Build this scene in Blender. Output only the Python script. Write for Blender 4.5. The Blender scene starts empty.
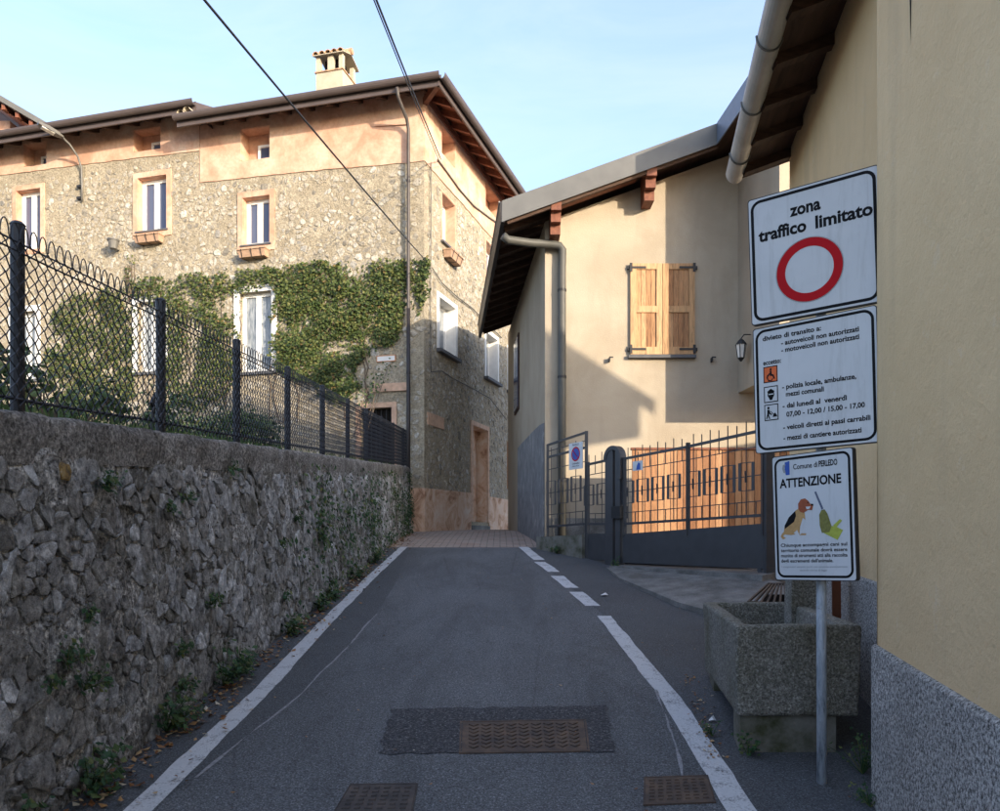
import bpy, bmesh, math, random
from mathutils import Vector, noise as mnoise

# ------------------------------------------------------------------ camera, world, sun, exposure
sc = bpy.context.scene
COL = sc.collection
R = math.radians
rnd = random.Random(7)

cam_d = bpy.data.cameras.new('camera')
cam_d.sensor_fit = 'HORIZONTAL'
cam_d.sensor_width = 36.0
cam_d.lens = 36.0 * 0.78
cam_d.shift_y = 0.1345
cam_d.clip_end = 2000
cam = bpy.data.objects.new('camera', cam_d)
cam.location = (0, 0, 1.6)
cam.rotation_euler = (R(90), 0, 0)
COL.objects.link(cam)
sc.camera = cam

SUN_AZ = 40.0      # degrees to the right of straight behind the camera
SUN_EL = 13.5
sun_dir = Vector((math.sin(R(SUN_AZ)) * math.cos(R(SUN_EL)), -math.cos(R(SUN_AZ)) * math.cos(R(SUN_EL)), math.sin(R(SUN_EL))))
sun_d = bpy.data.lights.new('sun', 'SUN')
sun_d.energy = 2.0
sun_d.angle = R(0.55)
sun_d.color = (0.70, 0.595, 0.46)
sun = bpy.data.objects.new('sun', sun_d)
sun.rotation_euler = sun_dir.to_track_quat('Z', 'Y').to_euler()
sun.location = (20, -20, 20)
COL.objects.link(sun)

world = bpy.data.worlds.new('World')
sc.world = world
world.use_nodes = True
wn = world.node_tree
wn.nodes.clear()
w_out = wn.nodes.new('ShaderNodeOutputWorld')
w_bg = wn.nodes.new('ShaderNodeBackground')
w_sky = wn.nodes.new('ShaderNodeTexSky')
w_sky.sky_type = 'NISHITA'
w_sky.sun_disc = False
w_sky.sun_elevation = R(SUN_EL)
w_sky.sun_rotation = math.atan2(sun_dir.x, sun_dir.y)
w_sky.altitude = 400
w_sky.air_density = 1.0
w_sky.dust_density = 4.0
w_sky.ozone_density = 2.8
# thin high veil of cloud
w_tc = wn.nodes.new('ShaderNodeTexCoord')
w_map = wn.nodes.new('ShaderNodeMapping')
w_map.inputs['Scale'].default_value = (1.0, 1.0, 2.6)
w_no = wn.nodes.new('ShaderNodeTexNoise')
w_no.inputs['Scale'].default_value = 2.3
w_no.inputs['Detail'].default_value = 7
w_no.inputs['Roughness'].default_value = 0.6
w_no.inputs['Distortion'].default_value = 0.8
w_ra = wn.nodes.new('ShaderNodeValToRGB')
w_ra.color_ramp.elements[0].position = 0.35
w_ra.color_ramp.elements[0].color = (0.20, 0.20, 0.20, 1)
w_ra.color_ramp.elements[1].position = 0.72
w_ra.color_ramp.elements[1].color = (0.46, 0.46, 0.46, 1)
w_mx = wn.nodes.new('ShaderNodeMix')
w_mx.data_type = 'RGBA'
wn.links.new(w_tc.outputs['Generated'], w_map.inputs['Vector'])
wn.links.new(w_map.outputs['Vector'], w_no.inputs['Vector'])
wn.links.new(w_no.outputs['Fac'], w_ra.inputs['Fac'])
wn.links.new(w_ra.outputs['Color'], w_mx.inputs['Factor'])
wn.links.new(w_sky.outputs['Color'], w_mx.inputs['A'])
w_mx.inputs['B'].default_value = (2.0, 2.12, 2.7, 1)
wn.links.new(w_mx.outputs['Result'], w_bg.inputs['Color'])
w_bg.inputs['Strength'].default_value = 0.117
wn.links.new(w_bg.outputs['Background'], w_out.inputs['Surface'])

sc.view_settings.view_transform = 'Standard'
sc.view_settings.look = 'None'
sc.view_settings.exposure = 2.32
sc.view_settings.gamma = 1.0
sc.cycles.use_denoising = True
try:
    sc.cycles.denoiser = 'OPENIMAGEDENOISE'
except Exception:
    pass
sc.cycles.max_bounces = 10

# ------------------------------------------------------------------ materials
class Mat:
    def __init__(s, name, rough=0.85, spec=0.3, metal=0.0):
        s.m = bpy.data.materials.new(name)
        s.m.use_nodes = True
        s.n = s.m.node_tree.nodes
        s.l = s.m.node_tree.links
        s.b = s.n['Principled BSDF']
        s.b.inputs['Roughness'].default_value = rough
        s.b.inputs['Specular IOR Level'].default_value = spec
        s.b.inputs['Metallic'].default_value = metal
        tc = s.n.new('ShaderNodeTexCoord')
        s.co = tc.outputs['Object']
        s.gen = tc.outputs['Generated']
    def scaled(s, sx, sy, sz, src=None):
        mp = s.n.new('ShaderNodeMapping')
        mp.inputs['Scale'].default_value = (sx, sy, sz)
        s.l.new(src or s.co, mp.inputs['Vector'])
        return mp.outputs['Vector']
    def noise(s, scale, detail=4, rough=0.55, dist=0.0, co=None):
        t = s.n.new('ShaderNodeTexNoise')
        t.inputs['Scale'].default_value = scale
        t.inputs['Detail'].default_value = detail
        t.inputs['Roughness'].default_value = rough
        t.inputs['Distortion'].default_value = dist
        s.l.new(co or s.co, t.inputs['Vector'])
        return t.outputs['Fac']
    def voro(s, scale, feature='F1', out='Distance', co=None, rand=1.0):
        t = s.n.new('ShaderNodeTexVoronoi')
        t.feature = feature
        t.inputs['Scale'].default_value = scale
        t.inputs['Randomness'].default_value = rand
        s.l.new(co or s.co, t.inputs['Vector'])
        return t.outputs[out]
    def island(s):
        return s.n.new('ShaderNodeNewGeometry').outputs['Random Per Island']
    def objrand(s):
        return s.n.new('ShaderNodeObjectInfo').outputs['Random']
    def ramp(s, fac, stops, interp='LINEAR'):
        r = s.n.new('ShaderNodeValToRGB')
        r.color_ramp.interpolation = interp
        e = r.color_ramp.elements
        while len(e) < len(stops):
            e.new(0.5)
        for el, (p, c) in zip(e, stops):
            el.position = p
            if isinstance(c, (int, float)):
                c = (c, c, c)
            el.color = (c[0], c[1], c[2], 1)
        s.l.new(fac, r.inputs['Fac'])
        return r.outputs['Color']
    def mix(s, fac, a, b, mode='MIX'):
        x = s.n.new('ShaderNodeMix')
        x.data_type = 'RGBA'
        x.blend_type = mode
        for v, i in ((fac, 'Factor'), (a, 'A'), (b, 'B')):
            if hasattr(v, 'links'):
                s.l.new(v, x.inputs[i])
            elif i == 'Factor':
                x.inputs[i].default_value = v
            else:
                x.inputs[i].default_value = (v[0], v[1], v[2], 1)
        return x.outputs['Result']
    def math(s, op, a, b=0.0):
        x = s.n.new('ShaderNodeMath')
        x.operation = op
        for v, i in ((a, 0), (b, 1)):
            if hasattr(v, 'links'):
                s.l.new(v, x.inputs[i])
            else:
                x.inputs[i].default_value = v
        return x.outputs[0]
    def bump(s, h, strength=0.5, dist=0.02):
        bp = s.n.new('ShaderNodeBump')
        bp.inputs['Strength'].default_value = strength
        bp.inputs['Distance'].default_value = dist
        s.l.new(h, bp.inputs['Height'])
        s.l.new(bp.outputs['Normal'], s.b.inputs['Normal'])
    def col(s, c):
        if hasattr(c, 'links'):
            s.l.new(c, s.b.inputs['Base Color'])
        else:
            s.b.inputs['Base Color'].default_value = (c[0], c[1], c[2], 1)
    def rough(s, c):
        s.l.new(c, s.b.inputs['Roughness'])

MATS = {}
def flat(name, c, rough=0.7, spec=0.3, metal=0.0, var=0.12, scale=6.0, bump=0.0):
    m = Mat(name, rough, spec, metal)
    n = m.noise(scale, 5, 0.6)
    lo = tuple(v * (1 - var) for v in c)
    hi = tuple(min(1, v * (1 + var)) for v in c)
    m.col(m.ramp(n, [(0.3, lo), (0.7, hi)]))
    if bump:
        m.bump(m.noise(scale * 8, 4), 0.5, bump)
    MATS[name] = m.m
    return m

def build_materials():
    # asphalt
    m = Mat('asphalt', 0.82, 0.35)
    big = m.noise(0.9, 5, 0.6)
    agg = m.voro(260, out='Color')
    fine = m.noise(95, 5, 0.85)
    c = m.ramp(big, [(0.3, (0.100, 0.106, 0.112)), (0.7, (0.122, 0.129, 0.136))])
    sp = m.ramp(fine, [(0.36, 0.28), (0.46, 0.72), (0.52, 1.05), (0.58, 1.7), (0.66, 3.6)])
    c = m.mix(1.0, c, sp, 'MULTIPLY')
    spots = m.ramp(m.voro(120), [(0.0, 1.0), (0.09, 0.0)])
    gate = m.ramp(m.noise(63, 2), [(0.52, 0.0), (0.6, 0.45)])
    c = m.mix(m.math('MULTIPLY', spots, gate), c, (0.30, 0.30, 0.30))
    stain = m.ramp(m.noise(0.8, 6, 0.7, 0.8, co=m.scaled(1.6, 0.35, 1)), [(0.40, 0.80), (0.5, 0.97), (0.62, 1.12)])
    c = m.mix(1.0, c, stain, 'MULTIPLY')
    crk = m.ramp(m.voro(0.55, 'DISTANCE_TO_EDGE', co=m.scaled(1, .8, 1)), [(0.0, 0.75), (0.005, 1.0)])
    c = m.mix(1.0, c, crk, 'MULTIPLY')
    m.col(c)
    m.bump(m.math('ADD', fine, m.math('MULTIPLY', m.noise(55, 3), 0.6)), 0.6, 0.006)
    MATS['asphalt'] = m.m
    m = Mat('asphalt_dark', 0.8, 0.35)
    fine = m.noise(95, 5, 0.85)
    c = m.ramp(m.noise(1.2, 5, 0.6), [(0.3, (0.070, 0.075, 0.081)), (0.7, (0.090, 0.096, 0.102))])
    c = m.mix(1.0, c, m.ramp(fine, [(0.36, 0.30), (0.46, 0.72), (0.52, 1.05), (0.60, 1.7), (0.68, 4.2)]), 'MULTIPLY')
    m.col(c); m.bump(fine, 0.6, 0.006)
    MATS['asphalt_dark'] = m.m
    m = Mat('asphalt_patch', 0.85, 0.3)
    fine = m.noise(62, 5, 0.85)
    c = m.ramp(fine, [(0.38, (0.020, 0.021, 0.024)), (0.50, (0.052, 0.055, 0.062)), (0.57, (0.10, 0.103, 0.11)), (0.64, (0.30, 0.30, 0.30))])
    m.col(c); m.bump(fine, 0.8, 0.008)
    MATS['asphalt_patch'] = m.m
    # road paint, worn through to asphalt
    m = Mat('road_paint', 0.75, 0.3)
    fine = m.noise(75, 5, 0.8)
    med = m.noise(9, 5, 0.65)
    wear = m.math('ADD', m.math('MULTIPLY', fine, 0.62), m.math('MULTIPLY', med, 0.45))
    f = m.ramp(wear, [(0.54, 1.0), (0.60, 0.55), (0.66, 0.05)])
    c = m.mix(f, (0.10, 0.10, 0.105), m.ramp(med, [(0.3, (0.50, 0.51, 0.52)), (0.7, (0.64, 0.65, 0.66))]))
    m.col(c); m.bump(fine, 0.5, 0.004)
    MATS['road_paint'] = m.m
    flat('crack_seal', (0.26, 0.26, 0.27), 0.85, var=0.4, scale=40)
    # brick pavers
    m = Mat('pavers', 0.85)
    bt = m.n.new('ShaderNodeTexBrick')
    bt.inputs['Scale'].default_value = 1.0
    bt.inputs['Brick Width'].default_value = 0.24
    bt.inputs['Row Height'].default_value = 0.12
    bt.inputs['Mortar Size'].default_value = 0.010
    bt.inputs['Color1'].default_value = (0.36, 0.255, 0.205, 1)
    bt.inputs['Color2'].default_value = (0.46, 0.37, 0.31, 1)
    bt.inputs['Mortar'].default_value = (0.05, 0.045, 0.042, 1)
    m.l.new(m.co, bt.inputs['Vector'])
    c = m.mix(m.ramp(m.noise(3, 5), [(0.35, 0.0), (0.7, 0.55)]), bt.outputs['Color'], (0.3, 0.275, 0.25))
    m.col(c)
    MATS['pavers'] = m.m
    flat('earth', (0.10, 0.085, 0.06), 0.95, var=0.4, scale=3, bump=0.02)
    # rubble wall mortar
    m = Mat('wall_mortar', 0.95, 0.15)
    a = m.noise(5.5, 8, 0.68)
    b = m.noise(34, 5, 0.7)
    c = m.ramp(a, [(0.38, (0.16, 0.147, 0.128)), (0.5, (0.33, 0.315, 0.29)), (0.62, (0.52, 0.50, 0.475))])
    c = m.mix(1.0, c, m.ramp(b, [(0.38, 0.25), (0.47, 0.8), (0.54, 1.15), (0.64, 2.0)]), 'MULTIPLY')
    c = m.mix(m.ramp(m.noise(1.6, 5, 0.6), [(0.52, 0.0), (0.72, 0.5)]), c, (0.075, 0.068, 0.035))
    m.col(c); m.bump(m.math('ADD', b, m.noise(80, 4)), 0.9, 0.022)
    MATS['wall_mortar'] = m.m
    m = Mat('wall_stone', 0.88, 0.25)
    a = m.noise(15, 8, 0.75, 0.15)
    c = m.ramp(m.math('FRACT', m.math('ADD', m.island(), m.objrand())), [(0.0, (0.20, 0.187, 0.165)), (0.25, (0.36, 0.342, 0.32)), (0.45, (0.48, 0.47, 0.458)), (0.6, (0.28, 0.258, 0.222)), (0.78, (0.43, 0.422, 0.418)), (0.94, (0.54, 0.532, 0.525)), (1.0, (0.66, 0.655, 0.65))])
    c = m.mix(1.0, c, m.ramp(a, [(0.36, 0.25), (0.46, 0.78), (0.54, 1.15), (0.64, 1.9)]), 'MULTIPLY')
    c = m.mix(m.ramp(m.noise(3.1, 6, 0.65), [(0.55, 0.0), (0.68, 0.65)]), c, (0.085, 0.075, 0.04))
    m.col(c); m.bump(m.math('ADD', a, m.noise(42, 5, 0.75)), 1.0, 0.03)
    MATS['wall_stone'] = m.m
    m = Mat('ochre_stone', 0.92, 0.15)
    a = m.noise(22, 7, 0.75)
    m.col(m.ramp(a, [(0.38, (0.12, 0.10, 0.075)), (0.48, (0.34, 0.22, 0.085)), (0.58, (0.44, 0.31, 0.14)), (0.66, (0.42, 0.38, 0.31))])); m.bump(a, 0.9, 0.02)
    MATS['ochre_stone'] = m.m
    m = Mat('coping_concrete', 0.95, 0.15)
    b = m.noise(45, 5, 0.75)
    c = m.ramp(m.noise(4, 6, 0.65), [(0.38, (0.17, 0.155, 0.138)), (0.62, (0.31, 0.29, 0.265))])
    c = m.mix(1.0, c, m.ramp(b, [(0.38, 0.3), (0.47, 0.8), (0.54, 1.15), (0.64, 2.0)]), 'MULTIPLY')
    m.col(c); m.bump(b, 0.9, 0.02)
    MATS['coping_concrete'] = m.m
    # render of the stone houses
    m = Mat('rubble_render', 0.93, 0.15)
    cell = m.voro(5.5, out='Color', co=m.scaled(1, 1, 1.25))
    edge = m.voro(5.5, 'DISTANCE_TO_EDGE', co=m.scaled(1, 1, 1.25))
    bw = m.ramp(cell, [(0.15, (0.22, 0.19, 0.14)), (0.5, (0.34, 0.30, 0.23)), (0.85, (0.44, 0.40, 0.33))])
    c = m.mix(m.ramp(edge, [(0.02, 0.0), (0.16, 0.75)]), (0.34, 0.285, 0.20), bw)
    big = m.ramp(m.noise(0.9, 6, 0.65), [(0.36, 0.35), (0.58, 1.0)])
    c = m.mix(m.math('MULTIPLY', big, 0.9), c, m.ramp(m.noise(2.6, 7, 0.7), [(0.36, (0.32, 0.272, 0.195)), (0.64, (0.46, 0.40, 0.30))]))
    c = m.mix(1.0, c, m.ramp(m.noise(22, 6, 0.75), [(0.36, 0.6), (0.5, 1.0), (0.64, 1.25)]), 'MULTIPLY')
    m.col(c)
    m.bump(m.math('ADD', m.noise(9, 6, 0.7), m.noise(26, 6, 0.7)), 0.9, 0.04)
    MATS['rubble_render'] = m.m
    m = Mat('house_stone', 0.9, 0.2)
    c = m.ramp(m.island(), [(0.0, (0.22, 0.20, 0.165)), (0.15, (0.32, 0.285, 0.23)), (0.5, (0.38, 0.345, 0.285)), (0.8, (0.41, 0.375, 0.31)), (0.95, (0.48, 0.45, 0.395)), (1.0, (0.24, 0.225, 0.20))])
    c = m.mix(1.0, c, m.ramp(m.noise(18, 6, 0.75), [(0.36, 0.5), (0.5, 1.0), (0.64, 1.35)]), 'MULTIPLY')
    m.col(c); m.bump(m.noise(30, 5, 0.7), 0.8, 0.02)
    MATS['house_stone'] = m.m
    m = Mat('peach_plaster', 0.9, 0.15)
    a = m.noise(1.5, 7, 0.62, 0.4)
    c = m.ramp(a, [(0.36, (0.49, 0.28, 0.19)), (0.5, (0.60, 0.37, 0.265)), (0.64, (0.64, 0.46, 0.35))])
    c = m.mix(1.0, c, m.ramp(m.noise(14, 5), [(0.3, 0.88), (0.7, 1.06)]), 'MULTIPLY')
    m.col(c); m.bump(m.noise(30, 5), 0.5, 0.008)
    MATS['peach_plaster'] = m.m
    m = Mat('stained_plinth', 0.9, 0.15)
    a = m.noise(1.7, 8, 0.7, 1.2)
    c = m.ramp(a, [(0.38, (0.38, 0.21, 0.13)), (0.46, (0.62, 0.40, 0.27)), (0.54, (0.70, 0.51, 0.38)), (0.64, (0.74, 0.62, 0.52))])
    m.col(c); m.bump(m.noise(25, 5), 0.6, 0.01)
    MATS['stained_plinth'] = m.m
    flat('terracotta', (0.48, 0.24, 0.13), 0.85, var=0.25, scale=9, bump=0.004)
    flat('pink_stone', (0.56, 0.37, 0.26), 0.85, var=0.2, scale=9, bump=0.004)
    flat('clay_box', (0.40, 0.26, 0.175), 0.85, var=0.2, scale=9, bump=0.004)
    flat('roof_tile', (0.42, 0.27, 0.17), 0.9, var=0.35, scale=7, bump=0.01)
    flat('chimney_plaster', (0.45, 0.395, 0.30), 0.9, var=0.12, scale=4, bump=0.01)
    flat('brown_metal', (0.095, 0.074, 0.070), 0.45, 0.4, 0.0, var=0.12, scale=2)
    flat('grey_metal', (0.125, 0.123, 0.115), 0.42, 0.45, 0.0, var=0.12, scale=2.5)
    flat('gutter_metal', (0.42, 0.41, 0.385), 0.45, 0.4, 0.1, var=0.16, scale=4)
    flat('pipe_grey', (0.085, 0.083, 0.074), 0.5, 0.3)
    flat('pipe_brown', (0.07, 0.06, 0.056), 0.5, 0.35)
    flat('dark_pipe', (0.028, 0.024, 0.024), 0.5, 0.4, var=0.2)
    flat('slate_blue_metal', (0.14, 0.165, 0.21), 0.4, 0.5, 0.0, var=0.1)
    m = Mat('dark_wood', 0.75, 0.25)
    g = m.noise(5, 5, 0.6, 0.8, co=m.scaled(1, 0.3, 6))
    m.col(m.ramp(g, [(0.3, (0.045, 0.026, 0.018)), (0.7, (0.10, 0.058, 0.04))]))
    m.bump(g, 0.4, 0.01); MATS['dark_wood'] = m.m
    m = Mat('red_wood', 0.65, 0.3)
    g = m.noise(6, 5, 0.6, 0.8, co=m.scaled(2, 1, 2))
    m.col(m.ramp(g, [(0.3, (0.13, 0.045, 0.028)), (0.7, (0.24, 0.095, 0.055))]))
    m.bump(g, 0.4, 0.008); MATS['red_wood'] = m.m
    flat('white_frame', (0.78, 0.77, 0.74), 0.5, 0.4, var=0.05)
    flat('white_plaster', (0.70, 0.69, 0.66), 0.85, var=0.08, scale=5, bump=0.004)
    m = Mat('glass', 0.06, 0.6); m.col((0.085, 0.10, 0.16)); MATS['glass'] = m.m
    m = Mat('curtained_glass', 0.12, 0.5)
    m.col(m.ramp(m.noise(9, 3, co=m.scaled(3, 3, 0.4)), [(0.38, (0.15, 0.175, 0.20)), (0.62, (0.34, 0.36, 0.375))])); MATS['curtained_glass'] = m.m
    m = Mat('dark_void', 0.9, 0.05); m.col((0.016, 0.014, 0.013)); MATS['dark_void'] = m.m
    flat('slate_sill', (0.10, 0.10, 0.105), 0.7, var=0.2)
    # plaster of the house with shutters
    m = Mat('beige_plaster', 0.92, 0.12)
    a = m.noise(0.8, 7, 0.62, 0.5)
    c = m.ramp(a, [(0.36, (0.37, 0.31, 0.232)), (0.5, (0.41, 0.348, 0.265)), (0.64, (0.44, 0.38, 0.295))])
    st = m.noise(1.3, 6, 0.65, 0.3, co=m.scaled(2.2, 2.2, 0.5))
    c = m.mix(m.ramp(st, [(0.50, 0.0), (0.68, 0.35)]), c, (0.31, 0.262, 0.20))
    m.col(c); m.bump(m.noise(40, 5, 0.7), 0.55, 0.008)
    MATS['beige_plaster'] = m.m
    m = Mat('cement_patch', 0.93, 0.12)
    a = m.noise(3.2, 7, 0.68, 0.6)
    m.col(m.ramp(a, [(0.3, (0.16, 0.16, 0.165)), (0.55, (0.24, 0.24, 0.243)), (0.7, (0.36, 0.355, 0.34))]))
    m.bump(m.noise(60, 5, 0.75), 0.8, 0.015); MATS['cement_patch'] = m.m
    # near house on the street
    m = Mat('ochre_plaster', 0.92, 0.12)
    a = m.noise(0.7, 7, 0.62, 0.3)
    c = m.ramp(a, [(0.38, (0.72, 0.515, 0.285)), (0.62, (0.80, 0.585, 0.335))])
    st = m.noise(1.0, 6, 0.65, 0.4, co=m.scaled(2.5, 2.5, 0.3))
    c = m.mix(m.ramp(st, [(0.5, 0.0), (0.66, 0.35)]), c, (0.56, 0.41, 0.25))
    sp = m.ramp(m.noise(5, 6, 0.75), [(0.60, 0.0), (0.68, 0.3)])
    c = m.mix(sp, c, (0.78, 0.64, 0.46))
    m.col(c)
    m.bump(m.math('ADD', m.noise(45, 5, 0.75), m.math('MULTIPLY', m.noise(4, 5, 0.6), 3.0)), 0.6, 0.012)
    MATS['ochre_plaster'] = m.m
    m = Mat('roughcast', 0.93, 0.15)
    v = m.noise(75, 4, 0.75)
    c = m.ramp(v, [(0.38, (0.10, 0.097, 0.09)), (0.48, (0.42, 0.40, 0.375)), (0.60, (0.80, 0.77, 0.73))])
    c = m.mix(m.ramp(m.noise(2.0, 5), [(0.4, 0.0), (0.75, 0.4)]), c, (0.20, 0.185, 0.165))
    m.col(c); m.bump(m.math('ADD', v, m.noise(28, 3)), 1.0, 0.02)
    MATS['roughcast'] = m.m
    m = Mat('pebble_concrete', 0.9, 0.2)
    v = m.voro(115, out='Color')
    c = m.ramp(v, [(0.1, (0.135, 0.13, 0.112)), (0.5, (0.215, 0.208, 0.182)), (0.95, (0.36, 0.35, 0.315))])
    c = m.mix(m.ramp(m.noise(2.4, 6, 0.65), [(0.42, 0.0), (0.7, 0.65)]), c, (0.095, 0.09, 0.05))
    c = m.mix(1.0, c, m.ramp(m.noise(60, 5, 0.8), [(0.38, 0.55), (0.5, 1.0), (0.62, 1.5)]), 'MULTIPLY')
    m.col(c); m.bump(m.math('ADD', m.voro(115), m.noise(90, 3)), 0.7, 0.008)
    MATS['pebble_concrete'] = m.m
    m = Mat('apron_concrete', 0.92, 0.15)
    a = m.noise(3, 6, 0.65)
    c = m.ramp(a, [(0.36, (0.13, 0.128, 0.12)), (0.64, (0.25, 0.245, 0.232))])
    c = m.mix(1.0, c, m.ramp(m.noise(90, 4, 0.7), [(0.3, 0.6), (0.7, 1.35)]), 'MULTIPLY')
    m.col(c); m.bump(m.noise(90, 4, 0.7), 0.7, 0.008); MATS['apron_concrete'] = m.m
    m = Mat('mossy_concrete', 0.93, 0.15)
    a = m.noise(4, 6, 0.68)
    m.col(m.ramp(a, [(0.32, (0.06, 0.065, 0.03)), (0.5, (0.17, 0.165, 0.135)), (0.72, (0.27, 0.26, 0.235))]))
    m.bump(m.noise(40, 5), 0.7, 0.012); MATS['mossy_concrete'] = m.m
    # gate, planks, shutters
    flat('anthracite', (0.056, 0.058, 0.063), 0.5, 0.4, var=0.12, scale=5)
    flat('fence_black', (0.016, 0.017, 0.022), 0.5, 0.4, var=0.15)
    m = Mat('orange_plank', 0.6, 0.3)
    g = m.noise(7, 5, 0.65, 0.6, co=m.scaled(3, 3, 0.35))
    c = m.ramp(m.objrand(), [(0.0, (0.24, 0.105, 0.045)), (0.5, (0.35, 0.17, 0.078)), (1.0, (0.46, 0.255, 0.13))])
    c = m.mix(1.0, c, m.ramp(g, [(0.3, 0.72), (0.7, 1.2)]), 'MULTIPLY')
    m.col(c); m.bump(g, 0.3, 0.006); MATS['orange_plank'] = m.m
    m = Mat('shutter_wood', 0.6, 0.3)
    g = m.noise(6, 6, 0.68, 0.9, co=m.scaled(5, 5, 0.5))
    c = m.ramp(m.objrand(), [(0.0, (0.40, 0.225, 0.105)), (0.5, (0.47, 0.285, 0.14)), (1.0, (0.52, 0.34, 0.185))])
    c = m.mix(1.0, c, m.ramp(g, [(0.36, 0.6), (0.5, 1.0), (0.64, 1.2)]), 'MULTIPLY')
    m.col(c); m.bump(g, 0.3, 0.006); MATS['shutter_wood'] = m.m
    m = Mat('shutter_panel', 0.65, 0.25)
    g = m.noise(6, 6, 0.72, 1.2, co=m.scaled(6, 6, 0.5))
    c = m.ramp(m.objrand(), [(0.0, (0.30, 0.15, 0.07)), (0.5, (0.42, 0.235, 0.115)), (1.0, (0.54, 0.33, 0.175))])
    c = m.mix(1.0, c, m.ramp(g, [(0.36, 0.5), (0.5, 1.0), (0.64, 1.3)]), 'MULTIPLY')
    m.col(c); m.bump(g, 0.4, 0.006); MATS['shutter_panel'] = m.m
    flat('iron', (0.02, 0.02, 0.022), 0.55, 0.4)
    m = Mat('rusty_iron', 0.75, 0.4)
    a = m.noise(7, 7, 0.7, 0.5)
    c = m.ramp(a, [(0.32, (0.05, 0.042, 0.040)), (0.5, (0.095, 0.066, 0.050)), (0.7, (0.16, 0.105, 0.07))])
    m.col(c); m.bump(m.noise(70, 4), 0.6, 0.004); MATS['rusty_iron'] = m.m
    m = Mat('dull_iron', 0.7, 0.4)
    a = m.noise(9, 7, 0.7, 0.5)
    m.col(m.ramp(a, [(0.35, (0.035, 0.032, 0.032)), (0.55, (0.075, 0.062, 0.056)), (0.75, (0.12, 0.09, 0.07))])); m.bump(m.noise(70, 4), 0.6, 0.004)
    MATS['dull_iron'] = m.m
    # signs
    m = Mat('sign_white', 0.38, 0.4)
    a = m.noise(2.2, 5, 0.6)
    c = m.ramp(a, [(0.35, (0.58, 0.60, 0.615)), (0.65, (0.66, 0.675, 0.69))])
    dr = m.noise(3, 6, 0.75, 0.4, co=m.scaled(5, 5, 0.6))
    c = m.mix(m.ramp(dr, [(0.52, 0.0), (0.68, 0.35)]), c, (0.36, 0.365, 0.36))
    m.col(c); MATS['sign_white'] = m.m
    flat('sign_black', (0.006, 0.006, 0.007), 0.6, 0.15)
    flat('sign_red', (0.50, 0.006, 0.012), 0.6, 0.15, var=0.06)
    flat('sign_trim', (0.035, 0.036, 0.04), 0.5, 0.3)
    flat('sign_grey', (0.30, 0.31, 0.32), 0.5, 0.4)
    flat('sign_orange', (0.75, 0.13, 0.02), 0.45, 0.4, var=0.06)
    flat('sign_blue', (0.03, 0.09, 0.40), 0.45, 0.4, var=0.06)
    flat('aluminium', (0.48, 0.48, 0.47), 0.4, 0.5, 0.5)
    flat('dog_brown', (0.33, 0.085, 0.035), 0.5, var=0.15, scale=60)
    flat('dog_tan', (0.50, 0.30, 0.12), 0.5, var=0.15, scale=60)
    flat('broom_olive', (0.20, 0.19, 0.05), 0.5, var=0.25, scale=80)
    flat('pan_green', (0.42, 0.46, 0.07), 0.5, var=0.15, scale=60)
    flat('broom_handle', (0.11, 0.13, 0.20), 0.5)
    m = Mat('post_paint', 0.6, 0.35)
    a = m.noise(14, 7, 0.7, 0.6, co=m.scaled(2.2, 2.2, 0.5))
    c = m.ramp(a, [(0.33, (0.13, 0.15, 0.18)), (0.45, (0.38, 0.44, 0.51)), (0.6, (0.56, 0.62, 0.68))])
    c = m.mix(m.ramp(m.noise(9, 6, 0.7), [(0.60, 0.0), (0.68, 0.9)]), c, (0.19, 0.085, 0.045))
    m.col(c); m.bump(a, 0.4, 0.003); MATS['post_paint'] = m.m
    flat('rust_wood', (0.20, 0.075, 0.04), 0.7, var=0.2)
    flat('cable', (0.03, 0.03, 0.032), 0.6)
    flat('wall_cable', (0.13, 0.12, 0.105), 0.7)
    flat('lantern_glass', (0.74, 0.72, 0.66), 0.3, 0.5)
    flat('lamp_grey', (0.13, 0.125, 0.115), 0.45, 0.4)
    # plants
    def leaf(name, stops, trans=0.25):
        m = Mat(name, 0.55, 0.3)
        c = m.ramp(m.island(), stops)
        m.col(c)
        tr = m.n.new('ShaderNodeBsdfTranslucent')
        m.l.new(c, tr.inputs['Color'])
        mx = m.n.new('ShaderNodeMixShader')
        mx.inputs[0].default_value = trans
        out = m.n['Material Output']
        m.l.new(m.b.outputs[0], mx.inputs[1]); m.l.new(tr.outputs[0], mx.inputs[2]); m.l.new(mx.outputs[0], out.inputs['Surface'])
        MATS[name] = m.m
    leaf('ivy_leaf', [(0.0, (0.016, 0.032, 0.010)), (0.3, (0.050, 0.080, 0.022)), (0.65, (0.10, 0.132, 0.034)), (0.93, (0.16, 0.165, 0.05)), (1.0, (0.18, 0.11, 0.04))])
    leaf('weed_leaf', [(0.0, (0.022, 0.06, 0.025)), (0.5, (0.045, 0.105, 0.04)), (0.85, (0.09, 0.14, 0.045)), (1.0, (0.16, 0.16, 0.05))])
    leaf('shrub_leaf', [(0.0, (0.035, 0.065, 0.028)), (0.5, (0.07, 0.115, 0.045)), (0.85, (0.12, 0.16, 0.06)), (1.0, (0.2, 0.19, 0.07))])
    leaf('dead_leaf', [(0.0, (0.10, 0.04, 0.02)), (0.4, (0.22, 0.095, 0.035)), (0.7, (0.36, 0.19, 0.07)), (0.9, (0.48, 0.36, 0.20)), (1.0, (0.60, 0.54, 0.42))], 0.1)
    leaf('grass_blade', [(0.0, (0.03, 0.06, 0.015)), (0.6, (0.06, 0.11, 0.03)), (1.0, (0.13, 0.15, 0.05))])
    flat('twig', (0.13, 0.10, 0.075), 0.9, var=0.3)
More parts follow.
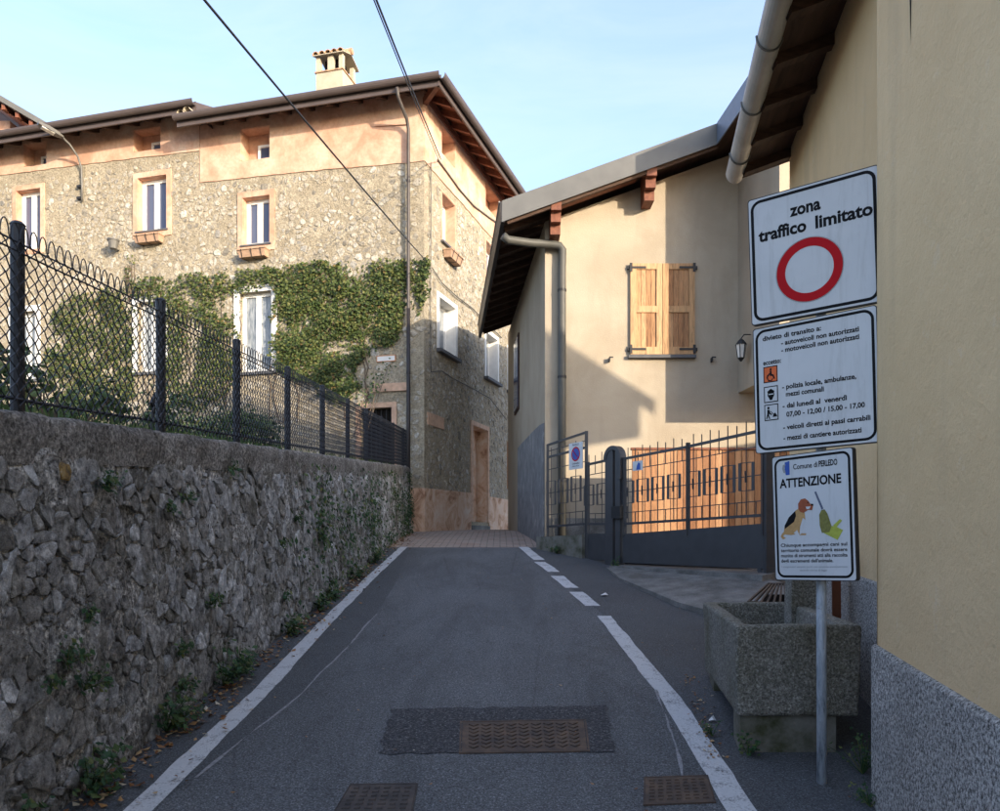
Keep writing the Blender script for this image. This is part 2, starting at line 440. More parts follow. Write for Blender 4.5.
    flat('paper', (0.72, 0.71, 0.69), 0.8)
build_materials()

# ------------------------------------------------------------------ mesh helpers
F, CX, HY, EYE = 780.0, 500.0, 540.0, 1.6
def V(*a): return Vector(a)
def at(px, py, Y):                      # the point seen at (px, py) at depth Y
    return Vector(((px - CX) / F * Y, Y, EYE + (HY - py) / F * Y))

class MB:
    def __init__(s): s.v = []; s.f = []
    def add(s, vs, fs):
        o = len(s.v)
        s.v += [tuple(v) for v in vs]
        s.f += [tuple(i + o for i in f) for f in fs]
        return s
    def hexa(s, p):                     # 8 corners: bottom ring then top ring
        return s.add(p, [(3, 2, 1, 0), (4, 5, 6, 7), (0, 1, 5, 4), (1, 2, 6, 5), (2, 3, 7, 6), (3, 0, 4, 7)])
    def box(s, x0, x1, y0, y1, z0, z1):
        return s.hexa([(x0, y0, z0), (x1, y0, z0), (x1, y1, z0), (x0, y1, z0), (x0, y0, z1), (x1, y0, z1), (x1, y1, z1), (x0, y1, z1)])
    def fbox(s, fc, u0, u1, o0, o1, z0, z1):
        P = fc.P
        return s.hexa([P(u0, z0, o0), P(u1, z0, o0), P(u1, z0, o1), P(u0, z0, o1), P(u0, z1, o0), P(u1, z1, o0), P(u1, z1, o1), P(u0, z1, o1)])
    def bar(s, p, q, w, h, up=(0, 0, 1)):
        p, q, up = Vector(p), Vector(q), Vector(up)
        d = (q - p).normalized()
        a = d.cross(up)
        if a.length < 1e-4: a = d.cross(Vector((1, 0, 0)))
        a.normalize(); b = a.cross(d).normalized()
        a *= w / 2; b *= h / 2
        return s.hexa([p - a - b, p + a - b, q + a - b, q - a - b, p - a + b, p + a + b, q + a + b, q - a + b])
    def tube(s, pts, r, seg=8, cap=True):
        pts = [Vector(p) for p in pts]
        rs = r if isinstance(r, (list, tuple)) else [r] * len(pts)
        ring = []
        ref = None
        for i, p in enumerate(pts):
            d = (pts[min(i + 1, len(pts) - 1)] - pts[max(i - 1, 0)]).normalized()
            if ref is None:
                ref = d.cross(Vector((0, 0, 1)))
                if ref.length < 1e-3: ref = d.cross(Vector((1, 0, 0)))
            ref = (ref - d * ref.dot(d)).normalized()
            b = d.cross(ref)
            ring.append([p + (ref * math.cos(2 * math.pi * k / seg) + b * math.sin(2 * math.pi * k / seg)) * rs[i] for k in range(seg)])
        vs = [v for rg in ring for v in rg]
        fs = []
        for i in range(len(pts) - 1):
            for k in range(seg):
                k2 = (k + 1) % seg
                fs.append((i * seg + k, i * seg + k2, (i + 1) * seg + k2, (i + 1) * seg + k))
        if cap:
            fs.append(tuple(range(seg - 1, -1, -1)))
            fs.append(tuple((len(pts) - 1) * seg + k for k in range(seg)))
        return s.add(vs, fs)
    def prism(s, poly, off):            # planar polygon (3-D points) extruded by a vector
        n = len(poly); off = Vector(off)
        a = [Vector(p) for p in poly]; b = [p + off for p in a]
        fs = [tuple(range(n - 1, -1, -1)), tuple(range(n, 2 * n))]
        for i in range(n):
            j = (i + 1) % n
            fs.append((i, j, n + j, n + i))
        return s.add(a + b, fs)
    def build(s, name, mat, parent=None, smooth=False, base=None):
        me = bpy.data.meshes.new(name)
        if parent is not None:
            root = parent
            while root.parent: root = root.parent
            o = Vector(root.location)
        elif base is not None:
            o = Vector(base)
        else:
            xs = [v[0] for v in s.v]; ys = [v[1] for v in s.v]; zs = [v[2] for v in s.v]
            o = Vector(((min(xs) + max(xs)) / 2, (min(ys) + max(ys)) / 2, min(zs)))
        me.from_pydata([(v[0] - o.x, v[1] - o.y, v[2] - o.z) for v in s.v], [], s.f)
        me.materials.append(MATS[mat])
        if smooth:
            me.polygons.foreach_set('use_smooth', [True] * len(me.polygons))
        ob = bpy.data.objects.new(name, me)
        COL.objects.link(ob)
        if parent is not None:
            ob.parent = parent
        else:
            ob.location = o
        return ob

def fix_normals(ob):
    bm = bmesh.new(); bm.from_mesh(ob.data)
    bmesh.ops.recalc_face_normals(bm, faces=bm.faces)
    bm.to_mesh(ob.data); bm.free()
    return ob

def empty(name, loc):
    o = bpy.data.objects.new(name, None)
    o.location = loc
    o.empty_display_size = 0.2
    COL.objects.link(o)
    return o
def tag(o, label=None, cat=None, group=None, kind=None):
    if label: o['label'] = label
    if cat: o['category'] = cat
    if group: o['group'] = group
    if kind: o['kind'] = kind
    return o

class Face:                             # a vertical wall plane: along d, outward n
    def __init__(s, O, d, n):
        s.O = Vector((O[0], O[1], 0)); s.d = Vector((d[0], d[1], 0)).normalized(); s.n = Vector((n[0], n[1], 0)).normalized()
    def P(s, u, z, o=0.0):
        p = s.O + s.d * u + s.n * o
        return Vector((p.x, p.y, z))
    def uz(s, px, py, o=0.0):           # wall coordinates of a sight line
        r = Vector(((px - CX) / F, 1.0, (HY - py) / F))
        O = s.O + s.n * o
        t = s.n.dot(O) / s.n.dot(r)
        p = r * t
        return (Vector((p.x, p.y, 0)) - O).dot(s.d), EYE + p.z
    def u(s, px, o=0.0): return s.uz(px, HY, o)[0]

def wall_sheet(mb, fc, u0, u1, z0, z1, holes, depth=0.3, ztop=None):
    """wall front with real openings; ztop(u) for a sloping top"""
    us = sorted({u0, u1, *[h[0] for h in holes], *[h[1] for h in holes]})
    zs = sorted({z0, z1, *[h[2] for h in holes], *[h[3] for h in holes]})
    us = [u for u in us if u0 <= u <= u1]; zs = [z for z in zs if z0 <= z <= z1]
    for i in range(len(us) - 1):
        for j in range(len(zs) - 1):
            uc, zc = (us[i] + us[i + 1]) / 2, (zs[j] + zs[j + 1]) / 2
            if any(h[0] < uc < h[1] and h[2] < zc < h[3] for h in holes): continue
            mb.add([fc.P(us[i], zs[j]), fc.P(us[i + 1], zs[j]), fc.P(us[i + 1], zs[j + 1]), fc.P(us[i], zs[j + 1])], [(0, 1, 2, 3)])
    for (a, b, c, d) in holes:
        D = -depth
        mb.add([fc.P(a, c), fc.P(b, c), fc.P(b, d), fc.P(a, d), fc.P(a, c, D), fc.P(b, c, D), fc.P(b, d, D), fc.P(a, d, D)],
               [(0, 1, 5, 4), (1, 2, 6, 5), (2, 3, 7, 6), (3, 0, 4, 7)])
    return mb

# ground profile of the lane: rises one in ten, then eases off in front of the stone house
_ZS = [(-400, -0.9), (-9, -0.9), (0, 0.0), (8, 0.8), (10, 1.015), (12, 1.255), (13.8, 1.47), (15.5, 1.63), (18, 1.80), (21, 1.88), (25, 1.92), (40, 2.0), (600, 2.0)]
def zr(y):
    for (a, za), (b, zb) in zip(_ZS, _ZS[1:]):
        if y <= b:
            return za + (zb - za) * (y - a) / (b - a)
    return _ZS[-1][1]
def g(px, py, dz=0.0):                  # point of the lane surface seen at (px, py)
    lo, hi = 0.5, 60.0
    k = (HY - py) / F
    for _ in range(60):
        m = (lo + hi) / 2
        if EYE + k * m > zr(m) + dz: lo = m
        else: hi = m
    Y = (lo + hi) / 2
    return Vector(((px - CX) / F * Y, Y, zr(Y) + dz))

# ------------------------------------------------------------------ the setting: ground, road, paving
ST = [-14 + 0.1 * i for i in range(0, 560)]          # shared stations along the lane
def ys_between(a, b):
    return [a] + [y for y in ST if a + 0.02 < y < b - 0.02] + [b]
def sheet(name, mat, xl, xr, y0, y1, dz, nx=1, parent=None):
    mb = MB(); ys = ys_between(y0, y1)
    for y in ys:
        for k in range(nx + 1):
            mb.v.append((xl(y) + (xr(y) - xl(y)) * k / nx, y, zr(y) + dz))
    w = nx + 1
    for i in range(len(ys) - 1):
        for k in range(nx):
            mb.f.append((i * w + k, i * w + k + 1, (i + 1) * w + k + 1, (i + 1) * w + k))
    return mb

gm = MB()
gy = [-400, -9, 0, 8, 10, 12, 13.8, 15.5, 18, 21, 25, 40, 600]
for y in gy:
    for x in (-400, 400): gm.v.append((x, y, zr(y) - 0.06))
for i in range(len(gy) - 1): gm.f.append((2 * i, 2 * i + 1, 2 * i + 3, 2 * i + 2))
tag(gm.build('ground', 'earth', base=(0, 0, 0)), kind='structure')
road = sheet('road', 'asphalt', lambda y: -2.3, lambda y: 6.0, -9, 13.8, 0.0, 4).build('road', 'asphalt', base=(0, 0, 0))
tag(road, kind='structure')
pav = sheet('brick_pavement', 'pavers', lambda y: -3.0, lambda y: 9.0, 13.8, 32, 0.001, 2).build('brick_pavement', 'pavers', base=(0, 0, 0))
tag(pav, kind='structure')

def wobble(y, s, a=0.012): return a * (mnoise.noise((y * 2.3, s, 0)) + 0.6 * mnoise.noise((y * 7.1, s, 3)))
def strip(name, mat, pts, half, dz=0.004, parent=None, taper=False, amp=0.012, seed=0.0):
    """painted strip along the lane: pts are (x, y) centre points with rising y"""
    mb = MB()
    y0, y1 = pts[0][1], pts[-1][1]
    def xc(y):
        for (xa, ya), (xb, yb) in zip(pts, pts[1:]):
            if y <= yb + 1e-6: return xa + (xb - xa) * (y - ya) / (yb - ya)
        return pts[-1][0]
    ys = ys_between(y0, y1)
    for y in ys:
        h = half
        mb.v += [(xc(y) - h + wobble(y, seed, amp), y, zr(y) + dz), (xc(y) + h + wobble(y, seed + 9, amp), y, zr(y) + dz)]
    for i in range(len(ys) - 1): mb.f.append((2 * i, 2 * i + 1, 2 * i + 3, 2 * i + 2))
    return mb
def gpts(lst): return [(p.x, p.y) for p in (g(*q) for q in lst)]
left_line = gpts([(138, 811), (263, 690), (328, 620), (368, 580), (404, 547)])
x0, y0 = left_line[0]; x1, y1 = left_line[1]
k = (x1 - x0) / (y1 - y0)
left_line = [(x0 + k * (-3 - y0), -3.0)] + left_line
tag(strip('lane_marking', 'road_paint', left_line, 0.066, seed=1).build('lane_marking', 'road_paint'),
    'continuous worn white edge line beside the rubble retaining wall', 'road marking', kind=None)
right_line = gpts([(742, 811), (672, 700), (604, 616)])
x0, y0 = right_line[0]; x1, y1 = right_line[1]
k = (x1 - x0) / (y1 - y0)
right_line = [(x0 + k * (-3 - y0), -3.0)] + right_line
tag(strip('lane_marking', 'road_paint', right_line, 0.070, seed=2).build('lane_marking', 'road_paint'),
    'continuous worn white edge line running past the stone trough', 'road marking')
dash = [((593, 606), (576, 592)), ((572, 588), (557, 576)), ((554, 572), (540, 562)), ((539, 560), (523, 547))]
dlab = ['short white dash next after the continuous line', 'second white dash up the lane from the continuous line', 'third white dash up the lane, opposite the low mossy wall', 'last white dash up the lane, touching the brick paving']
for i, (a, b) in enumerate(dash):
    p = gpts([a, b])
    tag(strip('lane_dash', 'road_paint', p, 0.085, seed=5 + i).build('lane_dash', 'road_paint'), dlab[i], 'road marking', 'white dashes at the driveway mouth')
ck = gpts([(196, 778), (240, 742), (282, 710), (300, 695), (326, 668), (350, 645), (366, 625), (377, 614)])
tag(strip('crack', 'crack_seal', ck, 0.007, 0.004, amp=0.016, seed=31).build('crack', 'crack_seal'), 'long pale crack line slanting across the asphalt inside the edge line', 'crack')
ck = gpts([(682, 776), (676, 745), (664, 712), (655, 690)])
tag(strip('crack', 'crack_seal', ck, 0.007, 0.004, amp=0.016, seed=37).build('crack', 'crack_seal'), 'short pale crack line running down to the small iron cover', 'crack')
def side_x(pts, y):
    if y <= pts[0][1]: return pts[0][0]
    for (xa, ya), (xb, yb) in zip(pts, pts[1:]):
        if y <= yb: return xa + (xb - xa) * (y - ya) / (yb - ya)
    return pts[-1][0]
cl = gpts([(150, 811), (196, 778), (240, 742), (282, 710), (300, 695), (326, 668), (350, 645), (366, 625), (377, 614), (398, 580), (410, 549)])
tag(sheet('road_shoulder', 'asphalt_dark', lambda y: -2.3, lambda y: side_x(cl, y) - .01 + wobble(y, 77, .02), 1.0, 13.7, .0015).build('road_shoulder', 'asphalt_dark', base=(0, 0, 0)), kind='structure')
rl_ = right_line + gpts([(593, 606), (523, 547)])
tag(sheet('road_shoulder', 'asphalt_dark', lambda y: side_x(rl_, y), lambda y: 4.5, 1.0, 13.7, .0015).build('road_shoulder', 'asphalt_dark', base=(0, 0, 0)), kind='structure')
# asphalt patch round the big cover, and darker strip of newer asphalt
def ground_quad(name, mat, px, dz, n=10):
    A, B, C, D = [g(*p) for p in px]      # near-left, near-right, far-right, far-left
    mb = MB()
    for i in range(n + 1):
        t = i / n
        l = A.lerp(D, t); r = B.lerp(C, t)
        for k in range(n + 1):
            p = l.lerp(r, k / n)
            e = 0.035 if i in (0, n) or k in (0, n) else 0
            q = Vector((p.x + e * mnoise.noise((p.y * 11, p.x * 11, 1)), p.y + e * mnoise.noise((p.x * 11, p.y * 11, 4)), 0))
            mb.v.append((q.x, q.y, zr(q.y) + dz))
    w = n + 1
    for i in range(n):
        for k in range(n): mb.f.append((i * w + k, i * w + k + 1, (i + 1) * w + k + 1, (i + 1) * w + k))
    return mb
tag(ground_quad('asphalt_patch', 'asphalt_patch', [(379, 754), (616, 752), (606, 706), (394, 709)], 0.004, 26).build('asphalt_patch', 'asphalt_patch'), kind='structure')

def cover(px, mat, label, rows, cols, wavy=False):
    A, B, C, D = [g(p[0], p[1]) for p in px]
    up = Vector((0, 0, 1))
    root = empty('manhole_cover', (A + B + C + D) / 4)
    tag(root, label, 'manhole cover')
    def pt(s, t, h):
        p = A.lerp(B, s).lerp(D.lerp(C, s), t)
        return Vector((p.x, p.y, zr(p.y) + h))
    mb = MB()
    for (s0, s1, t0, t1) in ((0, 1, 0, .03), (0, 1, .97, 1), (0, .014, .03, .97), (.986, 1, .03, .97)):
        mb.hexa([pt(s0, t0, -.01), pt(s1, t0, -.01), pt(s1, t1, -.01), pt(s0, t1, -.01), pt(s0, t0, .008), pt(s1, t0, .008), pt(s1, t1, .008), pt(s0, t1, .008)])
    mb.build('frame', mat, root)
    mb = MB(); a, b = .020, .980
    mb.hexa([pt(a, .04, -.01), pt(b, .04, -.01), pt(b, .96, -.01), pt(a, .96, -.01), pt(a, .04, .007), pt(b, .04, .007), pt(b, .96, .007), pt(a, .96, .007)])
    plate = mb.build('plate', mat, root)
    mb = MB()
    for i in range(rows):
        for j in range(cols):
            s = .06 + .88 * (j + .5) / cols; t = .10 + .80 * (i + .5) / rows
            ds, dt = .36 / cols * .88, .22 / rows * .8
            if wavy:
                k_ = .42 / rows * .5
                for sg in (-1, 1):
                    s_a, s_b = (s - ds * 1.1, s) if sg < 0 else (s, s + ds * 1.1)
                    ta, tb = (t + k_, t - k_) if sg < 0 else (t - k_, t + k_)
                    mb.hexa([pt(s_a, ta - dt * .6, .006), pt(s_b, tb - dt * .6, .006), pt(s_b, tb + dt * .6, .006), pt(s_a, ta + dt * .6, .006),
                             pt(s_a, ta - dt * .5, .013), pt(s_b, tb - dt * .5, .013), pt(s_b, tb + dt * .5, .013), pt(s_a, ta + dt * .5, .013)])
            else:
                if (i + j) % 2: ds *= .75
                mb.hexa([pt(s - ds, t - dt, .006), pt(s + ds, t - dt, .006), pt(s + ds, t + dt, .006), pt(s - ds, t + dt, .006),
                         pt(s - ds * .8, t - dt * .7, .013), pt(s + ds * .8, t - dt * .7, .013), pt(s + ds * .8, t + dt * .7, .013), pt(s - ds * .8, t + dt * .7, .013)])
    tag(mb.build('tread_pattern', mat, plate), kind='stuff')
cover([(459, 754), (590, 752), (586, 720), (460, 722)], 'rusty_iron', 'wide rusty iron cover set in the dark asphalt patch', 7, 9, True)
cover([(332, 815), (412, 815), (418, 784), (350, 785)], 'dull_iron', 'dark iron cover with raised bars beside the long pale crack', 6, 6)
cover([(643, 806), (716, 803), (708, 776), (644, 778)], 'rusty_iron', 'small rusty iron cover touching the white line by the trough', 7, 7)

# ------------------------------------------------------------------ retaining wall with rubble stones
WX = -2.0
def wtop(y): return 2.14 + 0.077 * (y - 3.12)
def wface(y, h): return WX - 0.05 * h
W0, W1e = -2.6, 17.75
COPE = 0.19
wall_root = empty('retaining_wall', (WX, 9, zr(9)))
tag(wall_root, 'rough grey rubble retaining wall with mesh fence along its top', 'retaining wall')
ysw = []; y = W0
while y < W1e:
    ysw.append(y); y += 0.08 if y < 2.4 else 0.028 if y < 6 else (0.045 if y < 10 else 0.09)
ysw.append(W1e)
NH = 44
mb = MB()
def rough_face(y, h):
    p = (y * 3.2, h * 3.2, 5.0)
    return -.013 + .040 * max(-.15, mnoise.noise((y * 1.5, h * 1.9, 5)) - .06) + 0.010 * mnoise.fractal(p, 0.8, 2.1, 6) + .008 * mnoise.noise((y * 15, h * 17, 2)) + .007 * mnoise.noise((y * 33, h * 33, 6))
for y in ysw:
    H = wtop(y) - zr(y) - COPE * 0.8
    for j in range(NH + 1):
        h = -0.06 + (H + 0.06) * j / NH
        mb.v.append((wface(y, h) + rough_face(y, h), y + 0.01 * mnoise.noise((y * 9, h * 9, 7)), zr(y) + h))
n_ = NH + 1
for i in range(len(ysw) - 1):
    for j in range(NH): mb.f.append((i * n_ + j, (i + 1) * n_ + j, (i + 1) * n_ + j + 1, i * n_ + j + 1))
mb.build('mortar', 'wall_mortar', wall_root)
# coping: rough cement cap, front face, top and back
mb = MB()
prof = [(0.0, -COPE - 0.03), (0.012, -COPE * .75), (0.014, -COPE * .5), (0.014, -COPE * .25), (0.008, -0.02), (-0.015, 0.0), (-0.12, 0.006), (-0.25, 0.008), (-0.40, 0.0), (-0.42, -0.3)]
for y in ysw:
    for k, (o, dz) in enumerate(prof):
        H = wtop(y) - zr(y)
        e = 0.016 * mnoise.fractal((y * 6, k * 1.3, 1), 0.8, 2, 4) + 0.006 * mnoise.noise((y * 33, k * 3, 8))
        if k == 0: dz = dz - 0.05 * abs(mnoise.noise((y * 1.7, 0, 3)))
        mb.v.append((wface(y, H) + o + e, y, wtop(y) + dz + (e * .6 if k > 3 else 0)))
n_ = len(prof)
for i in range(len(ysw) - 1):
    for j in range(n_ - 1): mb.f.append((i * n_ + j, (i + 1) * n_ + j, (i + 1) * n_ + j + 1, i * n_ + j + 1))
mb.build('coping', 'coping_concrete', wall_root, smooth=True)
# far end face of the wall
mb = MB(); yE = W1e
mb.add([(WX - 0.03, yE, zr(yE) - .1), (-3.2, yE, zr(yE) - .1), (-3.2, yE, wtop(yE)), (WX - 0.10, yE, wtop(yE))], [(0, 1, 2, 3)])
mb.build('end_face', 'wall_mortar', wall_root)

def clip_poly(poly, m, n):              # keep the side where (p - m).n <= 0
    out = []
    for i in range(len(poly)):
        a, b = poly[i], poly[(i + 1) % len(poly)]
        da = (a[0] - m[0]) * n[0] + (a[1] - m[1]) * n[1]
        db = (b[0] - m[0]) * n[0] + (b[1] - m[1]) * n[1]
        if da <= 0: out.append(a)
        if da * db < 0:
            t = da / (da - db)
            out.append((a[0] + (b[0] - a[0]) * t, a[1] + (b[1] - a[1]) * t))
    return out
def voronoi_cells(w, h, cw, ch, r, jit=0.48, wvar=1.0):
    nx, ny = max(1, int(w / cw)), max(1, int(h / ch))
    sd = {}; wt = {}
    for i in range(-1, nx + 2):
        for j in range(-1, ny + 2):
            wt[i, j] = r.uniform(-.5, .5) * min(cw, ch) ** 2 * wvar
            sd[i, j] = ((i + .5 + (0.5 if j % 2 else 0) + r.uniform(-jit, jit)) * w / nx, (j + .5 + r.uniform(-jit, jit)) * h / ny)
    cells = []
    for i in range(nx):
        for j in range(ny):
            c = sd[i, j]
            poly = [(c[0] - 3 * cw, c[1] - 3 * ch), (c[0] + 3 * cw, c[1] - 3 * ch), (c[0] + 3 * cw, c[1] + 3 * ch), (c[0] - 3 * cw, c[1] + 3 * ch)]
            for a in (-2, -1, 0, 1, 2):
                for b in (-2, -1, 0, 1, 2):
                    if (a, b) == (0, 0) or (i + a, j + b) not in sd: continue
                    q = sd[i + a, j + b]
                    dx, dy = q[0] - c[0], q[1] - c[1]
                    d2 = max(1e-6, dx * dx + dy * dy)
                    f_ = .5 + (wt[i, j] - wt[i + a, j + b]) / (2 * d2)
                    poly = clip_poly(poly, (c[0] + dx * f_, c[1] + dy * f_), (dx, dy))
                    if len(poly) < 3: break
                if len(poly) < 3: break
            if len(poly) >= 3: cells.append(poly)
    return cells
def stone_verts(poly, shrink, proud, sink, r, tilt=0.25):
    """verts in (a, b, outward) and faces of one rough stone"""
    n = len(poly)
    cx = sum(p[0] for p in poly) / n; cy = sum(p[1] for p in poly) / n
    ring = []
    # cut corners once for a worn outline
    q = []
    for i in range(n):
        a, b = poly[i], poly[(i + 1) % n]
        q.append((a[0] * .8 + b[0] * .2, a[1] * .8 + b[1] * .2)); q.append((a[0] * .25 + b[0] * .75, a[1] * .25 + b[1] * .75))
    if n > 5: q = q[::2] if r.random() < .5 else [((q[i][0] + q[i + 1][0]) / 2, (q[i][1] + q[i + 1][1]) / 2) for i in range(0, len(q), 2)]
    n = len(q)
    size = max(max(abs(p[0] - cx) for p in q), max(abs(p[1] - cy) for p in q))
    tx, ty = r.uniform(-tilt, tilt), r.uniform(-tilt, tilt)
    vs = []
    for sc_, o in ((shrink, -sink), (shrink * .98, proud * .45), (shrink * .80, proud)):
        for p in q:
            a, b = (p[0] - cx) * sc_, (p[1] - cy) * sc_
            j = size * .09
            oo = o + (r.uniform(-.18, .18) * proud + (a * tx + b * ty) if o > 0 else 0)
            vs.append((cx + a + r.uniform(-j, j), cy + b + r.uniform(-j, j), oo))
    vs.append((cx, cy, proud * r.uniform(.9, 1.2)))
    fs = []
    for k_ in range(2):
        for i in range(n):
            j = (i + 1) % n
            fs.append((k_ * n + i, k_ * n + j, (k_ + 1) * n + j, (k_ + 1) * n + i))
    for i in range(n): fs.append((2 * n + i, 2 * n + (i + 1) % n, 3 * n))
    return vs, fs
wr = random.Random(11)
stones = []
y = W0
for seg0, seg1, cw, ch in ((W0, 4.6, .105, .072), (4.6, 8.0, .115, .080), (8.0, 12.5, .13, .092), (12.5, W1e - .1, .16, .11)):
    hmax = 1.9
    for poly in voronoi_cells(seg1 - seg0, hmax, cw, ch, wr, .5, 2.0):
        yc = seg0 + sum(p[0] for p in poly) / len(poly); hc = sum(p[1] for p in poly) / len(poly)
        if hc > wtop(yc) - zr(yc) - COPE - 0.05 or hc < 0.03: continue
        if wr.random() < 0.10 + .3 * max(0, mnoise.noise((yc * 1.3, hc * 1.6, 12))): continue
        rr = wr.random()
        proud = wr.uniform(.001, .009) if rr < .85 else wr.uniform(.008, .018)
        if wr.random() < 0.16:
            cxp, cyp = yc - seg0, hc
            poly = [(cxp + (p[0] - cxp) * 1.7, cyp + (p[1] - cyp) * 1.6) for p in poly]
        vs, fs = stone_verts(poly, wr.uniform(.78, 1.0), proud, .05, wr, .12)
        w_vs = []
        for (a, b, o) in vs:
            yy = seg0 + a
            w_vs.append((wface(yy, b) + o - 0.004, yy, zr(yy) + b))
        stones.append((yc, w_vs, fs))
seen_st = [s for s in stones if s[0] > 2.9]
seen_st.sort(key=lambda s: s[0])
for s in seen_st[:298]:
    m_ = MB().add(s[1], s[2])
    m_.build('stone', 'wall_stone', wall_root)
mb = MB()
for s in seen_st[298:] + [s for s in stones if s[0] <= 2.9]: mb.add(s[1], s[2])
tag(mb.build('rubble_stones', 'wall_stone', wall_root), kind='stuff')
# ochre stone
oy = 3.72; oh = 1.93 - zr(oy)
vs, fs = stone_verts([(-.045, -.04), (.02, -.05), (.055, -.01), (.03, .04), (-.05, .035)], 1, .010, .04, wr, .1)
o_ = MB().add([(wface(oy, oh) + o + .004, oy + a, zr(oy) + oh + b) for a, b, o in vs], fs).build('stone', 'ochre_stone', wall_root)
o_['label'] = 'rust-yellow stone under the coping'

# ------------------------------------------------------------------ mesh fence on the wall
FX = -2.14
fr = empty('mesh_fence', (FX, 9, wtop(9)))
tag(fr, 'black chain-link fence with looped top on the retaining wall', 'fence')
FH = 0.80
def fz(y): return wtop(y)
post_y = [-1.15, .4, 1.9, 3.46, 4.92, 6.34, 7.86, 9.40, 10.95, 12.5, 14.05, 15.6, 17.2]
for y in post_y:
    mb = MB()
    mb.tube([(FX, y, fz(y) - .05), (FX, y, fz(y) + FH + .03)], .030, 10)
    mb.tube([(FX, y, fz(y) + FH + .03), (FX, y, fz(y) + FH + .045)], [.034, .020], 10)
    mb.build('post', 'fence_black', fr, smooth=False)
for h_ in (0.055, FH - .10, FH - .06):
    mb = MB(); ys = [-2.4 + .5 * i for i in range(40)]
    mb.tube([(FX + .034, y, fz(y) + h_ + .004 * math.sin(y * 3)) for y in ys if y < 17.6], .0045 if h_ > .1 else .008, 5)
    mb.build('tension_wire', 'fence_black', fr)
mb = MB()
PIT = 0.070; HP = 0.066
hb, ht = 0.02, FH - .05
nseg = int(round((ht - hb) / (HP / 2 * 1.0)))
i = 0
y = -2.4
while y < 17.5:
    pts = []
    for k in range(nseg + 1):
        yy = y + (PIT / 2 if k % 2 else 0)
        pts.append((FX + .040 + (.004 if k % 2 else -.002), yy, fz(yy) + hb + (ht - hb) * k / nseg))
    seg = 5 if y < 6 else 4
    mb.tube(pts, .0033 if y < 9 else .0033, seg, cap=False)
    # second wire of the pair, opposite phase, so that the cells close
    pts = [(p[0] + .002, y + PIT - (PIT / 2 if k % 2 else 0), fz(y) + hb + (ht - hb) * k / nseg) for k, p in enumerate(pts)]
    mb.tube(pts, .0033 if y < 9 else .0033, seg, cap=False)
    # loop on top
    lp = []
    for k in range(9):
        a = math.pi * k / 8
        yy = y + PIT / 2 - math.cos(a) * PIT * .42
        lp.append((FX + .04, yy, fz(yy) + ht - .03 + (.03 if k in (0, 8) else .03) + math.sin(a) * .065))
    mb.tube(lp, .0030, seg, cap=False)
    y += PIT
mb.build('wire_mesh', 'fence_black', fr)

# ------------------------------------------------------------------ stone house (corner), and its neighbour
C = (-1.74, 17.9)
dL = Vector((-0.966, 0.257, 0)); nL = Vector((-0.257, -0.966, 0))
dR = Vector((0.335, 1, 0)).normalized(); nR = Vector((dR.y, -dR.x, 0))
FL = Face(C, dL, nL); FR = Face(C, dR, nR)
ZB = 1.5
def rect(fc, x0, x1, y0, y1):           # opening seen between these image lines
    xm, ym = (x0 + x1) / 2, (y0 + y1) / 2
    a, b = fc.u(x0), fc.u(x1)
    z1 = fc.uz(xm, y0)[1]; z0 = fc.uz(xm, y1)[1]
    return (min(a, b), max(a, b), z0, z1)

house = empty('stone_house', (C[0], C[1], zr(C[1])))
tag(house, 'tall corner house of rubble stone with peach plaster band and ivy', 'house')
uS = FL.u(200)                           # joint between the two houses
house2 = empty('stone_house', FL.P(uS + 4, ZB + .4))
tag(house2, 'stone house with street lamp arm, joined to the ivy-covered corner house', 'house')
ZE = 11.50                               # wall top under the rafters
ZE2 = 11.83
# openings, left-hand face
o_up = rect(FL, 243, 270, 197, 246)
o_att = rect(FL, 241, 270, 128, 160)
o_low = rect(FL, 240, 272, 292, 372)
o_door = rect(FL, 361, 392, 408, 500)
L_holes = [o_up, o_att, o_low, o_door]
o2_up = rect(FL, 138, 167, 177, 232)
o2_up2 = rect(FL, 17, 41, 190, 250)
o2_att = rect(FL, 134, 161, 129, 151)
o2_att2 = rect(FL, 24, 47, 143, 166)
o2_low = rect(FL, 138, 163, 302, 372)
o2_low2 = rect(FL, 14, 36, 312, 380)
L2_holes = [o2_up, o2_up2, o2_att, o2_att2, o2_low, o2_low2]
uEnd2 = FL.u(-60)
wall_sheet(MB(), FL, 0, uS, ZB, ZE + .42, L_holes, .32).build('wall', 'rubble_render', house)
wall_sheet(MB(), FL, uS, uEnd2, ZB, ZE2 + .40, L2_holes, .32).build('wall', 'rubble_render', house2)
# right-hand face
r_up = rect(FR, 442, 455, 199, 247)
r_up2 = rect(FR, 486, 498, 240, 290)
r_low = rect(FR, 438.5, 455, 303, 354)
r_low2 = rect(FR, 485.5, 497, 338, 381)
r_low3 = rect(FR, 508, 515, 349, 394)
r_att = rect(FR, 441, 454, 118, 160)
r_att2 = rect(FR, 485, 500, 178, 213)
r_door = rect(FR, 472, 487, 428, 522)
r_small = rect(FR, 508, 516, 446, 487)
zl0, zl1 = r_low[2], r_low[3]
r_low2 = (r_low2[0], r_low2[1], zl0, zl1); r_low3 = (r_low3[0], r_low3[1], zl0, zl1)
r_up2 = (r_up2[0], r_up2[1], r_up[2], r_up[3])
r_att = (r_att[0], r_att[1], FR.uz(447, 160)[1], ZE + .12)
r_att2 = (r_att2[0], r_att2[1], r_att[2], ZE + .12)
R_holes = [r_up, r_up2, r_low, r_low2, r_low3, r_att, r_att2, r_door, r_small]
wall_sheet(MB(), FR, 0, 11, ZB, ZE + .42, R_holes, .34).build('wall', 'rubble_render', house)
